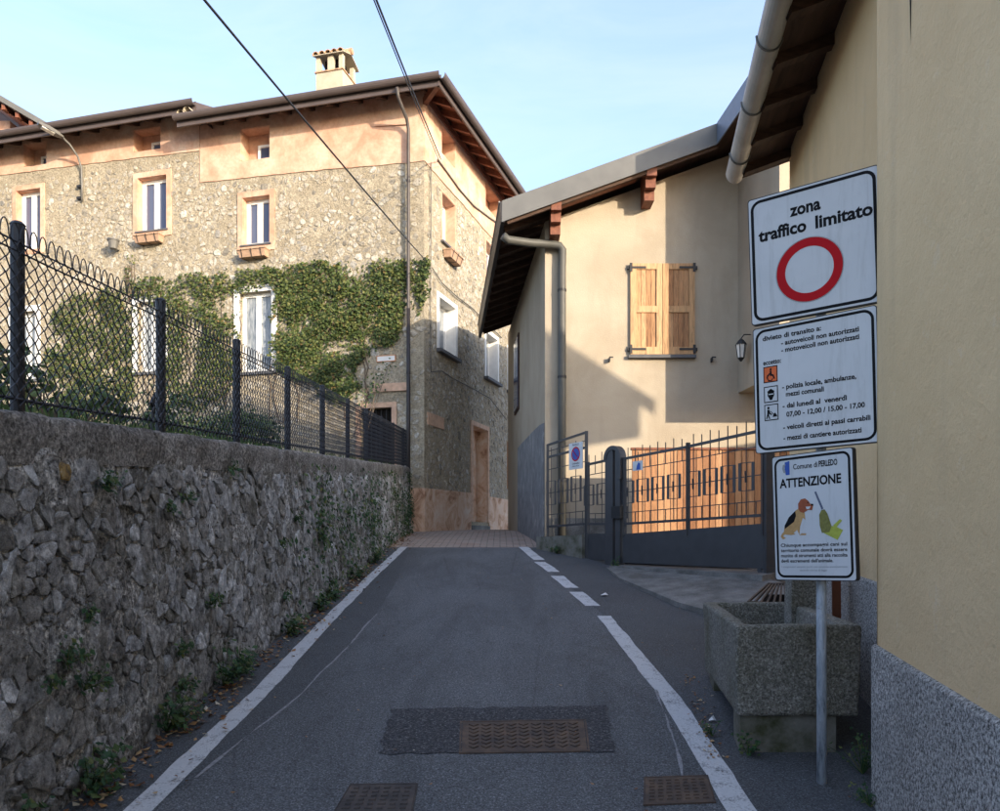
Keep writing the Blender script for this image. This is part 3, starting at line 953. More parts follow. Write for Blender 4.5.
# far and back walls so that the house is closed
B0 = FR.P(11, 0); B1 = FL.P(uS, 0); B2 = B1 + (B0 - Vector((C[0], C[1], 0)))
mb = MB()
mb.add([(B0.x, B0.y, ZB), (B2.x, B2.y, ZB), (B2.x, B2.y, ZE), (B0.x, B0.y, ZE)], [(0, 1, 2, 3)])
mb.build('rear_wall', 'rubble_render', house)
E1 = FL.P(uEnd2, 0); E2 = E1 + dR * 9; S2 = B1 + dR * 9
mb = MB()
for a, b in ((E1, E2), (E2, S2), (S2, B1)):
    mb.add([(a.x, a.y, ZB), (b.x, b.y, ZB), (b.x, b.y, ZE2), (a.x, a.y, ZE2)], [(0, 1, 2, 3)])
mb.build('rear_wall', 'rubble_render', house2)

# peach plaster band under the eaves
def band(face, holes, parent, top, pts, depth=0.022):
    """plaster slab between a sloping lower edge and the eaves, cut round the openings"""
    mb = MB()
    fine_ = []
    for (a_, za_), (b_, zb_) in zip(pts, pts[1:]):
        k_ = max(1, int((b_ - a_) / .22))
        fine_ += [(a_ + (b_ - a_) * i_ / k_, za_ + (zb_ - za_) * i_ / k_ + .035 * mnoise.noise((a_ * 3 + i_ * 1.7, 2.2, 5)) * (i_ > 0)) for i_ in range(k_)]
    pts = fine_ + [pts[-1]]
    us = sorted({p[0] for p in pts} | {h[i] for h in holes for i in (0, 1) if pts[0][0] < h[i] < pts[-1][0]})
    def zlow(u):
        for (a, za), (b, zb) in zip(pts, pts[1:]):
            if a - 1e-6 <= u <= b + 1e-6: return za + (zb - za) * (u - a) / max(1e-6, b - a)
        return pts[-1][1]
    for u0, u1 in zip(us, us[1:]):
        um = (u0 + u1) / 2
        cut = [(h[2], h[3]) for h in holes if h[0] < um < h[1] and h[3] > zlow(um)]
        spans = []
        if cut:
            z0, z1 = cut[0]
            if z0 > max(zlow(u0), zlow(u1)): spans.append((None, z0))
            if z1 < top: spans.append((z1, top))
        else: spans.append((None, top))
        for a, b in spans:
            la = zlow(u0) if a is None else a; lb = zlow(u1) if a is None else a
            P = face.P; d = depth
            mb.hexa([P(u0, la, -.01), P(u1, lb, -.01), P(u1, lb, d), P(u0, la, d), P(u0, b, -.01), P(u1, b, -.01), P(u1, b, d), P(u0, b, d)])
    return mb.build('plaster_band', 'peach_plaster', parent)
zb = lambda px, py, fc=FL: fc.uz(px, py)[1]
band(FL, L_holes, house, ZE + .41, [(0.0, zb(424, 161)), (FL.u(300), zb(300, 172.5)), (uS - .01, zb(200, 183))])
band(FL, L2_holes, house2, ZE2 + .39, [(uS + .005, zb(200, 151)), (FL.u(100), zb(100, 163)), (uEnd2, zb(0, 176) + .05)])
band(FR, R_holes, house, ZE + .41, [(0.0, zb(424, 161)), (11, zb(424, 161) - .1)])
# stained plaster plinth
pz = [(0.0, zb(424, 488, FR)), (r_door[0] - .12, zb(465, 492, FR)), (r_door[0] - .12 + .001, zb(465, 492, FR)), (r_door[1] + .1, zb(492, 497, FR)), (11, zb(517, 502, FR))]
def plinth(face, u0, u1, za, zb_, parent):
    P = face.P; d = .03
    MB().hexa([P(u0, ZB, -.01), P(u1, ZB, -.01), P(u1, ZB, d), P(u0, ZB, d), P(u0, za, -.01), P(u1, zb_, -.01), P(u1, zb_, d), P(u0, za, d)]).build('plinth', 'stained_plinth', parent)
plinth(FR, -.03, r_door[0] - .13, pz[0][1], pz[1][1], house)
plinth(FR, r_door[1] + .13, 11, pz[3][1], pz[4][1], house)
plinth(FL, 0.0, 1.2, zb(424, 488), zb(410, 488), house)

def ring_boxes(mb, fc, r, w, o0, o1, sides='lrtb'):
    a, b, c, d = r
    if 't' in sides: mb.fbox(fc, a - w, b + w, o0, o1, d, d + w)
    if 'b' in sides: mb.fbox(fc, a - w, b + w, o0, o1, c - w, c)
    if 'l' in sides: mb.fbox(fc, a - w, a, o0, o1, c, d)
    if 'r' in sides: mb.fbox(fc, b, b + w, o0, o1, c, d)
    return mb
def casement(fc, r, recess, parent, pane_mat='glass', fw=.10, leaves=2, frame_mat='white_frame'):
    """frame with its panes; the panes are sub-parts"""
    a, b, c, d = r
    o1 = -recess; o0 = o1 - .06
    mb = MB()
    mb.fbox(fc, a, b, o0, o1, c, c + fw).fbox(fc, a, b, o0, o1, d - fw, d)
    mb.fbox(fc, a, a + fw, o0, o1, c + fw, d - fw).fbox(fc, b - fw, b, o0, o1, c + fw, d - fw)
    if leaves == 2:
        m_ = (a + b) / 2
        mb.fbox(fc, m_ - fw * .7, m_ + fw * .7, o0, o1 + .004, c + fw, d - fw)
        pn = [(a + fw, m_ - fw * .7), (m_ + fw * .7, b - fw)]
    else: pn = [(a + fw, b - fw)]
    w = mb.build('window', frame_mat, parent)
    for (p, q) in pn:
        MB().fbox(fc, p, q, o0 + .01, o0 + .025, c + fw, d - fw).build('pane', pane_mat, w)
    return w
def flower_box(fc, r, drop, parent_label, w=.74):
    a, b, c, d = r
    um = (a + b) / 2
    mb = MB()
    P = fc.P
    z1 = c - drop; z0 = z1 - .16
    h = w / 2
    mb.hexa([P(um - h * .92, z0, .03), P(um + h * .92, z0, .03), P(um + h * .92, z0, .20), P(um - h * .92, z0, .20), P(um - h, z1, .03), P(um + h, z1, .03), P(um + h, z1, .24), P(um - h, z1, .24)])
    root = mb.build('flower_box', 'clay_box')
    tag(root, parent_label, 'flower box', 'terracotta boxes under the windows')
    MB().fbox(fc, um - h * 1.04, um + h * 1.04, .02, .26, z1 + .002, z1 + .03).build('rim', 'clay_box', root)
    for k in (-.35, .0, .35):
        m2 = MB()
        m2.tube([P(um + k * w, z1 + .03, .0), P(um + k * w, z0 - .01, .01), P(um + k * w, z0 - .02, .20), P(um + k * w, z1 + .02, .27)], .008, 5)
        m2.build('iron_bracket', 'iron', root)
for r, ho, lab in ((o_up, house, 'terracotta flower box under the upper window above the ivy'), (o2_up, house2, 'terracotta flower box under the window beside the street lamp arm')):
    a, b, c, d = r
    ring_boxes(MB(), FL, r, .135, -.02, .03).build('window_surround', 'peach_plaster', ho)
    MB().fbox(FL, a - .05, b + .05, -.2, .06, c - .004, c + .035).build('sill', 'slate_sill', ho)
    casement(FL, (a, b, c + .037, d), .16, ho)
    flower_box(FL, r, .165, lab)
a, b, c, d = o2_up2
ring_boxes(MB(), FL, o2_up2, .125, -.02, .03).build('window_surround', 'peach_plaster', house2)
casement(FL, o2_up2, .16, house2)
for r, ho in ((o_att, house), (o2_att, house2), (o2_att2, house2)):
    a, b, c, d = r
    MB().fbox(FL, a - .001, b + .001, -.36, -.325, c - .001, d + .001).build('niche_back', 'peach_plaster', ho)
    w_ = (b - a)
    casement(FL, (a + .02, a + w_ * .62, c + .015, c + (d - c) * .62), .265, ho, leaves=1, fw=.06)
for r, ho in ((o_low, house), (o2_low, house2), (o2_low2, house2)):
    ring_boxes(MB(), FL, r, .15, -.02, .034, 'lrt').build('window_surround', 'white_plaster', ho)
    casement(FL, r, .12, ho, 'curtained_glass', .09)
    MB().fbox(FL, r[0] - .12, r[1] + .12, -.1, .07, r[2] - .07, r[2] - .003).build('sill', 'slate_sill', ho)
for r, ho, f_ in ((o_att, house, FL), (o2_att, house2, FL), (o2_att2, house2, FL), (o_up, house, FL), (o2_up, house2, FL), (o2_up2, house2, FL), (r_att, house, FR), (r_att2, house, FR)):
    a, b, c, d = r
    D_ = .155 if r in (o_up, o2_up, o2_up2) else .324
    mb = MB().fbox(f_, a, a + .01, -D_, .0, c + .04, d).fbox(f_, b - .01, b, -D_, .0, c + .04, d).fbox(f_, a + .01, b - .01, -D_, .0, d - .01, d)
    if D_ > .2: mb.fbox(f_, a, b, -D_, .0, c - .001, c + .012)
    mb.build('opening_reveal', 'peach_plaster', ho)
# street door of the ivy side, with lintel stone and plaque
ring_boxes(MB(), FL, o_door, .12, -.02, .03, 'lrt').build('door_surround', 'pink_stone', house)
a, b, c, d = o_door
door = MB().fbox(FL, a, b, -.2, -.15, c, d).build('door', 'dark_void', house)
for k in range(6):
    uu = a + (b - a) * (k + .5) / 6
    MB().fbox(FL, uu - .012, uu + .012, -.15, -.125, c, d - .02).build('bar', 'iron', door)
a, b, c, d = rect(FL, 373, 408, 383.5, 391.5)
MB().fbox(FL, a, b, -.02, .05, c, d).build('lintel_stone', 'pink_stone', house)
a, b, c, d = rect(FL, 377, 396, 355.5, 362)
pl = MB().fbox(FL, a, b, -.01, .03, c, d).build('house_plaque', 'white_plaster', house)
ring_boxes(MB(), FL, (a + .02, b - .02, c + .02, d - .02), .02, .0, .034).build('border', 'terracotta', pl)
# windows of the lane side
for r in (r_up, r_up2):
    a, b, c, d = r
    ring_boxes(MB(), FR, r, .05, -.01, .012, 'lrt').build('window_surround', 'peach_plaster', house)
    MB().fbox(FR, a - .08, b + .1, -.3, .08, c - .05, c - .002).build('sill', 'slate_sill', house)
    mb = MB().fbox(FR, a, a + .012, -.33, -.002, c, d).fbox(FR, b - .012, b, -.33, -.002, c, d).fbox(FR, a + .012, b - .012, -.33, -.002, d - .012, d)
    mb.build('window_reveal', 'peach_plaster', house)
    casement(FR, (a + .013, b - .013, c, d - .013), .26, house, fw=.10)
for r in (r_low, r_low2, r_low3):
    a, b, c, d = r
    ring_boxes(MB(), FR, r, .11, -.02, .03, 'lrt').build('window_surround', 'white_plaster', house)
    mb = MB().fbox(FR, a, a + .012, -.25, -.002, c, d).fbox(FR, b - .012, b, -.25, -.002, c, d).fbox(FR, a + .012, b - .012, -.25, -.002, d - .012, d)
    mb.build('window_reveal', 'white_plaster', house)
    MB().fbox(FR, a - .13, b + .15, -.3, .13, c - .08, c - .003).build('sill', 'slate_sill', house)
    casement(FR, (a + .013, b - .013, c, d - .013), .24, house, 'curtained_glass', .07)
flower_box(FR, r_up, .22, 'terracotta flower box on the lane-facing wall of the corner house', .8)
for r in (r_att, r_att2):
    a, b, c, d = r
    MB().fbox(FR, a - .001, b + .001, -.40, -.345, c - .001, d + .001).build('niche_back', 'peach_plaster', house)
ring_boxes(MB(), FR, r_door, .12, -.02, .035, 'lrt').build('door_surround', 'pink_stone', house)
a, b, c, d = r_door
mb = MB().fbox(FR, a, a + .012, -.33, -.002, c, d).fbox(FR, b - .012, b, -.33, -.002, c, d).fbox(FR, a + .012, b - .012, -.33, -.002, d - .012, d)
mb.build('door_reveal', 'stained_plinth', house)
dr = MB().fbox(FR, a + .013, b - .013, -.335, -.30, c - .3, d - .013).build('door', 'stained_plinth', house)
MB().fbox(FR, a - .12, b + .12, -.335, .06, c - .35, c - .10).build('doorstep', 'apron_concrete', house)
a, b, c, d = r_small
ring_boxes(MB(), FR, r_small, .08, -.02, .03).build('window_surround', 'terracotta', house)
sw = MB().fbox(FR, a, b, -.2, -.16, c, d).build('window', 'dark_void', house)
for k in range(5): MB().fbox(FR, a, b, -.16, -.13, c + (d - c) * (k + .3) / 5, c + (d - c) * (k + .45) / 5).build('slat', 'red_wood', sw)
a, b, c, d = rect(FR, 427, 443, 415, 427)
MB().fbox(FR, a, b, -.02, .03, c, d).build('brick_patch', 'pink_stone', house)

# rubble stones showing through the render (counted by nobody: one mass for each wall)
def stone_scatter(fc, u0, u1, z0, zf, holes, dens, r, parent, size=(.045, .13), cover_fn=None):
    mb = MB()
    for poly in voronoi_cells(u1 - u0, 9.6, .165, .105, r, .5, 2.2):
        cu = u0 + sum(p[0] for p in poly) / len(poly); cz = z0 + sum(p[1] for p in poly) / len(poly)
        if cz > zf(cu) - .08 or r.random() > dens * (cover_fn(cu, cz) if cover_fn else 1): continue
        mg = .16
        if any(h[0] - mg < cu < h[1] + mg and h[2] - mg < cz < h[3] + mg for h in holes): continue
        n = len(poly)
        pc = [((p[0]), (p[1])) for p in poly]
        vs, fs = stone_verts(pc, r.uniform(.55, .95), r.uniform(.000, .018), .03, r, .14)
        vs = [fc.P(u0 + a, z0 + b, o) for a, b, o in vs]
        mb.add(vs, fs)
    return tag(mb.build('rubble_stones', 'house_stone', parent), kind='stuff')
sr = random.Random(5)
cov = lambda u, z: 0.55 + .6 * max(0, min(1, (mnoise.noise((u * .55, z * .55, 3)) + .35) * 1.3))
cov2 = lambda u, z: 0.75 + .5 * max(0, min(1, (mnoise.noise((u * .6, z * .6, 8)) + .4) * 1.3))
stone_scatter(FL, 0.1, uS, 2.2, lambda u: zb(424, 161) + (zb(200, 183) - zb(424, 161)) * u / uS, L_holes + [rect(FL, 373, 408, 383, 392)], .95, sr, house, cover_fn=cov)
stone_scatter(FL, uS, uEnd2, 2.2, lambda u: zb(200, 151) - .08, L2_holes, .90, sr, house2, cover_fn=cov)
stone_scatter(FR, 0.1, 9.0, 2.75, lambda u: zb(424, 161) - .1, R_holes, .92, sr, house, cover_fn=cov2)

# roofs of the stone houses
def roof(name, parent, faces, zt, over, mat, drop=0.30):
    pass
OV = 0.64
def off_pt(fa, ua, o, z):
    return fa.P(ua, z, o)
zf0, zf1 = ZE + 0.0, ZE + .30
Oc = Vector((C[0], C[1], 0)) + (nL + nR * ((1 - nL.dot(nR)) / 1.0) * 0) * 0
# meeting point of the two offset eave lines
def corner_off(o):
    # solve C + nL*o + dL*s  ==  C + nR*o + dR*t
    a, b = -dL.x, dR.x
    c, d = -dL.y, dR.y
    ex, ey = (nL.x - nR.x) * o, (nL.y - nR.y) * o
    det = (-dL.x) * dR.y - dR.x * (-dL.y)
    s_ = (ex * dR.y - dR.x * ey) / det
    return Vector((C[0], C[1], 0)) + nL * o + dL * s_
co = corner_off(OV)
slope = 0.34
def roof_corner():
    zE = ZE + .26
    A = co.copy(); A.z = zE
    Lf = co + dL * (uS + .25); Lf.z = zE
    Rt = co + dR * 11.6; Rt.z = zE
    dep = 5.2
    ins = corner_off(OV - dep); ins.z = zE + dep * slope
    Lr = ins + dL * (uS - 4.4); Lr.z = ins.z
    Rr = ins + dR * 7; Rr.z = ins.z
    mb = MB(); t = Vector((0, 0, .05))
    for q in ((A, Lf, Lr, ins), (A, ins, Rr, Rt)):
        mb.prism(q, t)
    bk = [Lf + dR * 10, Rt + dL * 9]
    Bk = Lf + (Rt - co) ; Bk.z = zE
    mb.add([Lf, Bk, Lr], [(0, 1, 2)]); mb.add([Rt, Rr, Bk], [(0, 1, 2)]); mb.add([ins, Lr, Bk, Rr], [(0, 1, 2, 3)])
    rf = fix_normals(mb.build('roof', 'brown_metal', house))
    # fascia boards and soffit
    for fc, L, st in ((FL, uS + .2, 0), (FR, 11.5, 0)):
        P = fc.P
        s0 = (co - Vector((C[0], C[1], 0))).dot(fc.d)
        mb = MB().fbox(fc, s0 + .01, L, OV - .06, OV - .02, zE - .17, zE + .01)
        mb.build('fascia', 'brown_metal', rf)
        # gutter: half round trough
        mb = MB(); n = 9
        for k_, uu in enumerate((s0 - .03, L + .02)):
            for i_ in range(n):
                a_ = math.pi * i_ / (n - 1)
                mb.v.append(P(uu, zE + .06 - math.sin(a_) * .12, OV + .06 - math.cos(a_) * .085))
            for i_ in range(n):
                a_ = math.pi * (n - 1 - i_) / (n - 1)
                mb.v.append(P(uu, zE + .06 - math.sin(a_) * .108, OV + .06 - math.cos(a_) * .074))
        m2 = 2 * n
        for i_ in range(m2): mb.f.append((i_, (i_ + 1) % m2, m2 + (i_ + 1) % m2, m2 + i_))
        mb.f.append(tuple(range(m2))); mb.f.append(tuple(range(2 * m2 - 1, m2 - 1, -1)))
        mb.build('gutter', 'brown_metal', rf)
    # soffit boards
    for fc, L, dep_ in ((FL, uS + .12, OV - .05), (FR, 11.4, OV - .05)):
        mb = MB(); P = fc.P
        s0 = (co - Vector((C[0], C[1], 0))).dot(fc.d) * (OV - .05) / OV
        zo = zE - .02
        mb.hexa([P(0, zo + .24, -.05), P(L, zo + .24, -.05), P(L, zo, dep_), P(s0, zo, dep_), P(0, zo + .265, -.05), P(L, zo + .265, -.05), P(L, zo + .025, dep_), P(s0, zo + .025, dep_)])
        mb.build('soffit', 'red_wood', rf)
        n = int(L / .62)
        for i_ in range(1, n + 1):
            uu = i_ * .62 - .3
            a_ = P(uu, zo + .20, -.06); b_ = P(uu, zo - .075, OV - .08)
            MB().bar(a_, b_, .10, .15).build('rafter', 'red_wood' if fc is FR else 'dark_wood', rf)
    MB().bar(P0(0.0, ZE + .16, -.03), corner3(OV - .09, zE - .09), .11, .15).build('rafter', 'red_wood', rf)
    # eaves purlin on the wall head
    MB().fbox(FR, .0, 11, -.04, .06, ZE + .20, ZE + .34).build('wall_plate', 'red_wood', rf)
    return rf
def P0(u, z, o): return FL.P(u, z, o)
def corner3(o, z):
    c_ = corner_off(o); c_.z = z
    return c_
roof1 = roof_corner()
def roof_two():
    zE = ZE2 + .24
    fc = FL; P = fc.P
    u0, u1 = uS - .32, uEnd2 + .3
    dep = 5
    mb = MB(); t = Vector((0, 0, .05))
    A, B = P(u0, zE, OV), P(u1, zE, OV)
    A2, B2 = P(u0 + .0, zE + dep * slope, OV - dep), P(u1, zE + dep * slope, OV - dep)
    mb.prism([A, B, B2, A2], t)
    A3, B3 = P(u0, zE, OV - 2 * dep), P(u1, zE, OV - 2 * dep)
    mb.prism([A2, B2, B3, A3], t)
    rf = fix_normals(mb.build('roof', 'brown_metal', house2))
    MB().fbox(fc, u0 + .02, u1, OV - .06, OV - .02, zE - .17, zE + .01).build('fascia', 'brown_metal', rf)
    mb = MB().bar(P(u0 + .01, zE - .05, OV - .03), P(u0 + .01, zE + 4.9 * slope, OV - 4.9), .03, .20)
    mb.build('verge_board', 'brown_metal', rf)
    mb = MB(); n = 9
    for uu in (u0 - .02, u1):
        for i_ in range(n):
            a_ = math.pi * i_ / (n - 1); mb.v.append(P(uu, zE + .06 - math.sin(a_) * .12, OV + .06 - math.cos(a_) * .085))
        for i_ in range(n):
            a_ = math.pi * (n - 1 - i_) / (n - 1); mb.v.append(P(uu, zE + .06 - math.sin(a_) * .108, OV + .06 - math.cos(a_) * .074))
    m2 = 2 * n
    for i_ in range(m2): mb.f.append((i_, (i_ + 1) % m2, m2 + (i_ + 1) % m2, m2 + i_))
    mb.f.append(tuple(range(m2))); mb.f.append(tuple(range(2 * m2 - 1, m2 - 1, -1)))
    mb.build('gutter', 'brown_metal', rf)
    zo = zE - .02
    MB().hexa([P(u0 + .05, zo + .24, -.05), P(u1, zo + .24, -.05), P(u1, zo, OV - .05), P(u0 + .05, zo, OV - .05), P(u0 + .05, zo + .265, -.05), P(u1, zo + .265, -.05), P(u1, zo + .025, OV - .05), P(u0 + .05, zo + .025, OV - .05)]).build('soffit', 'dark_wood', rf)
    for i_ in range(int((u1 - u0) / .62)):
        uu = u0 + .25 + i_ * .62
        MB().bar(P(uu, zo + .20, -.06), P(uu, zo - .075, OV - .08), .10, .15).build('rafter', 'dark_wood', rf)
    # two old tiles and mortar at the end of the gutter
    for k_, (du, dz) in enumerate(((.12, .02), (.30, -.03))):
        mb = MB(); P_ = []
        for oo in (OV - .25, OV + .16):
            for i_ in range(6):
                a_ = math.pi * i_ / 5
                P_.append(P(u0 + du - .09 * math.cos(a_), zE - .22 + dz + .075 * math.sin(a_), oo))
        mb.add(P_, [(i_, i_ + 1, 7 + i_, 6 + i_) for i_ in range(5)])
        mb.build('ridge_tile', 'chimney_plaster', rf)
roof_two()

# chimney with tiled cap
def chimney():
    base = FL.P(FL.u(334) * 1.0, 0, 0)
    # frame of the chimney: parallel to the walls, about 2.6 m in from the eaves
    O = Vector((base.x, base.y, 0)) - nL * 1.9
    fc = Face((O.x, O.y), dL, nL)
    ua, ub = fc.u(342.5), fc.u(316)
    dd = .78
    z0 = 11.9; z1 = fc.uz(330, 71.5)[1]
    mb = MB().fbox(fc, ua, ub, -dd, 0, z0, z1)
    ch = mb.build('chimney', 'chimney_plaster', house)
    MB().fbox(fc, ua - .03, ub + .03, -dd - .03, .03, z1 + .001, z1 + .035).build('ledge', 'roof_tile', ch)
    zp = z1 + .036; zt = fc.uz(330, 55)[1] - .02
    L = ub - ua
    for (a_, b_) in ((0, .14), (.36, .56), (.86, 1.0)):
        for oo in ((-.14, 0), (-dd, -dd + .14)):
            MB().fbox(fc, ua + L * a_, ua + L * b_, oo[0], oo[1], zp, zt).build('pier', 'chimney_plaster', ch)
    MB().fbox(fc, ua + .16, ub - .16, -dd + .2, -.2, zp, zt).build('flue', 'dark_void', ch)
    # pitched cap of curved tiles
    for sd in (0, 1):
        n = 5
        for i_ in range(n):
            uu = ua - .06 + (L + .12) * (i_ + .5) / n
            o_a = .10 if sd == 0 else -dd - .10
            o_b = -dd / 2
            mb = MB(); vs = []
            for oo, zz in ((o_a, zt + .02), (o_b, zt + .20)):
                for rr in (.092, .075):
                    for k_ in range(7):
                        a_ = math.pi * k_ / 6
                        vs.append(fc.P(uu - math.cos(a_) * rr, zz + math.sin(a_) * rr, oo))
            fs = []
            for k_ in range(6):
                fs += [(k_, k_ + 1, 15 + k_, 14 + k_), (7 + k_ + 1, 7 + k_, 21 + k_, 21 + k_ + 1), (k_ + 1, k_, 7 + k_, 7 + k_ + 1)]
            mb.add(vs, fs).build('tile', 'roof_tile', ch)
        mb = MB(); P = fc.P
        o_a = .09 if sd == 0 else -dd - .09
        mb.prism([P(ua - .07, zt, o_a), P(ub + .07, zt, o_a), P(ub + .07, zt + .18, -dd / 2), P(ua - .07, zt + .18, -dd / 2)], (0, 0, .018))
        mb.build('cap_slab', 'chimney_plaster', ch)
    MB().tube([fc.P(ua - .1, zt + .27, -dd / 2), fc.P(ub + .1, zt + .27, -dd / 2)], .09, 8).build('ridge_tile', 'roof_tile', ch)
chimney()

# downpipe on the ivy side
def downpipe():
    u_ = FL.u(410.5)
    z_top = zb(408, 97)
    mb = MB()
    mb.tube([FL.P(u_ + .05, ZE + .16, OV + .05), FL.P(u_ + .05, ZE - .02, OV - .02), FL.P(u_, ZE - .32, .22), FL.P(u_, ZE - .5, .13), FL.P(u_, 8, .13), FL.P(u_, 3, .13), FL.P(u_, zr(18) - .1, .13)], .040, 10)
    d_ = mb.build('downpipe', 'pipe_brown', house, smooth=True)
    for z_ in (3.2, 5.4, 7.6, 9.8):
        MB().tube([FL.P(u_, z_, .13), FL.P(u_, z_ + .05, .13)], .050, 10).build('clamp', 'dark_pipe', d_)
    # darker cast-iron foot
    MB().tube([FL.P(u_, zr(18) - .1, .13), FL.P(u_, 6.9, .13)], .045, 10).build('lower_pipe', 'dark_pipe', d_, smooth=True)
downpipe()
# thin drip moulding beside the pipe
MB().bar(FL.P(FL.u(376), zb(376, 126.5), .02), FL.P(FL.u(408), zb(408, 124.5), .02), .08, .05).build('moulding', 'peach_plaster', house)

# third house: only its eaves show above the neighbour
h3 = empty('yellow_house', (-19.5, 30, 2))
tag(h3, 'yellow house whose sloping eaves rise behind the lamp-post house roof', 'house')
zA = at(-40, 75, 30).z
pa, pb = at(-60, 66, 29.0), at(46, 128, 29.0)
mb = MB().box(-26, at(10, 0, 30).x, 30, 38, 2, at(10, 108, 30).z - .5)
mb.build('wall', 'peach_plaster', h3)
mb = MB()
mb.prism([pa, pb, pb + Vector((0, 9, 0)), pa + Vector((0, 9, 0))], (0, 0, .22))
r3 = fix_normals(mb.build('roof', 'grey_metal', h3))
MB().prism([pa + V(0, .35, -.25), pb + V(-.3, .35, -.08), pb + V(-.3, 8.6, -.08), pa + V(0, 8.6, -.25)], (0, 0, .06)).build('soffit', 'red_wood', r3)
for i_ in range(4):
    p = pa.lerp(pb, .45 + .13 * i_)
    MB().bar(p + V(0, .1, -.12), p + V(0, 1.3, -.12), .14, .2).build('rafter', 'red_wood', r3)

# ------------------------------------------------------------------ house with shutters
YF = 13.6
K = -0.077                                # the long sides lean this much to the left per metre of depth
sh = empty('shutter_house', (3, YF, 1.5))
tag(sh, 'beige plastered house with closed wooden shutters and grey metal verge', 'house')
XC = (545 - CX) / F * YF                  # street corner of the front wall
XP = (738 - CX) / F * YF                  # where the projecting bay starts
FS = Face((XC, YF), (1, 0), (0, -1))
def zroof(x, y): return 7.06 + 0.36 * (x - K * (y - 13.0) - 0.083)
YB = 21.0
mb = MB()
X1 = 8.5
zt = lambda x, y: zroof(x, y) - .18
pf = [(XC, YF, 1.0), (X1, YF, 1.0), (X1, YF, zt(X1, YF)), (XC, YF, zt(XC, YF))]
XBk = XC + K * (YB - YF); X1b = X1 + K * (YB - YF)
pbk = [(XBk, YB, 1.0), (X1b, YB, 1.0), (X1b, YB, zt(X1b, YB)), (XBk, YB, zt(XBk, YB))]
mb.add(pf + pbk, [(0, 1, 2, 3), (7, 6, 5, 4), (4, 0, 3, 7), (1, 5, 6, 2)])
mb.build('wall', 'beige_plaster', sh)
# side face for the cement patch and the side window
FD = Face((XC, YF), (K, 1), (-1, K))
p_ = [(0.0, 430), (.0, 430)]
mb = MB(); pts = []
prof_px = [(544.6, 423), (541, 425), (537, 428.5), (533, 432.5), (528, 438), (523, 443), (518.5, 448)]
top = [FD.uz(*q) for q in prof_px]
bot = [(top[0][0], 1.0), (top[-1][0], 1.0)]
poly = [FD.P(u_, z_, .004) for u_, z_ in top] + [FD.P(bot[1][0], bot[1][1], .004), FD.P(bot[0][0], bot[0][1], .004)]
fix_normals(MB().prism(poly, -FD.n * -.02).build('cement_patch', 'cement_patch', sh))
a, b, c, d = rect(FD, 515.2, 519.5, 338, 412)
sw = MB().fbox(FD, a, b, -.02, .03, c, d).build('side_window', 'dark_wood', sh)
MB().fbox(FD, a + .06, b - .06, .03, .045, c + .06, d - .06).build('pane', 'glass', sw)
# projecting bay
YV = YF - 1.66
xv0 = XP + K * (YV - YF)
zbb = EYE + (HY - 393) / F * YF
mb = MB()
q = [(xv0, YV, zbb), (X1, YV, zbb), (X1, YF - .001, zbb), (XP, YF - .001, zbb)]
mb.hexa(q + [(p[0], p[1], zt(p[0], p[1])) for p in q])
mb.build('projecting_bay', 'beige_plaster', sh)
# roof
YR0, YR1 = 13.0, 20.4
def rp(x, y, dz=0.0): return Vector((x + K * (y - 13.0), y, 7.06 + 0.36 * (x - 0.083) + dz))
XE = 0.083; XJ = 3.63; XR = 9.5
YV0 = 11.2
mb = MB()
ring = [rp(XE, YR0), rp(XJ, YR0), rp(XJ, YV0), rp(XR, YV0), rp(XR, YR1 + .6), rp(XE, YR1)]
mb.prism(ring, (0, 0, .16))
rf = fix_normals(mb.build('roof', 'grey_metal', sh))
def verge(x0, x1, y, h0, h1, mat, nm):
    A, B = rp(x0, y), rp(x1, y)
    mb = MB()
    mb.hexa([A + V(0, -.025, h0), B + V(0, -.025, h0), B + V(0, -.003, h0), A + V(0, -.003, h0), A + V(0, -.025, h1), B + V(0, -.025, h1), B + V(0, -.003, h1), A + V(0, -.003, h1)])
    return mb.build(nm, mat, rf)
verge(XE - .05, XJ - .02, YR0, -.15, .20, 'grey_metal', 'verge_flashing')
verge(XJ, XR, YV0, -.15, .20, 'grey_metal', 'verge_flashing')
A, B = rp(XJ, YR0 - .03), rp(XJ, YV0)
mb = MB().hexa([A + V(-.025, 0, -.15), A + V(-.003, 0, -.15), B + V(-.003, 0, -.15), B + V(-.025, 0, -.15), A + V(-.025, 0, .20), A + V(-.003, 0, .20), B + V(-.003, 0, .20), B + V(-.025, 0, .20)])
mb.build('verge_flashing', 'slate_blue_metal', rf)
# eaves board and slim gutter along the lane side
A, B = rp(XE, YR0 - .02), rp(XE, YR1)
mb = MB().hexa([A + V(-.07, 0, -.17), A + V(-.003, 0, -.17), B + V(-.003, 0, -.17), B + V(-.07, 0, -.17), A + V(-.09, 0, .17), A + V(-.003, 0, .17), B + V(-.003, 0, .17), B + V(-.09, 0, .17)])
mb.build('eaves_gutter', 'dark_pipe', rf)
MB().bar(A + V(-.095, 0, .165), B + V(-.095, 0, .165), .02, .02).build('gutter_lip', 'gutter_metal', rf)
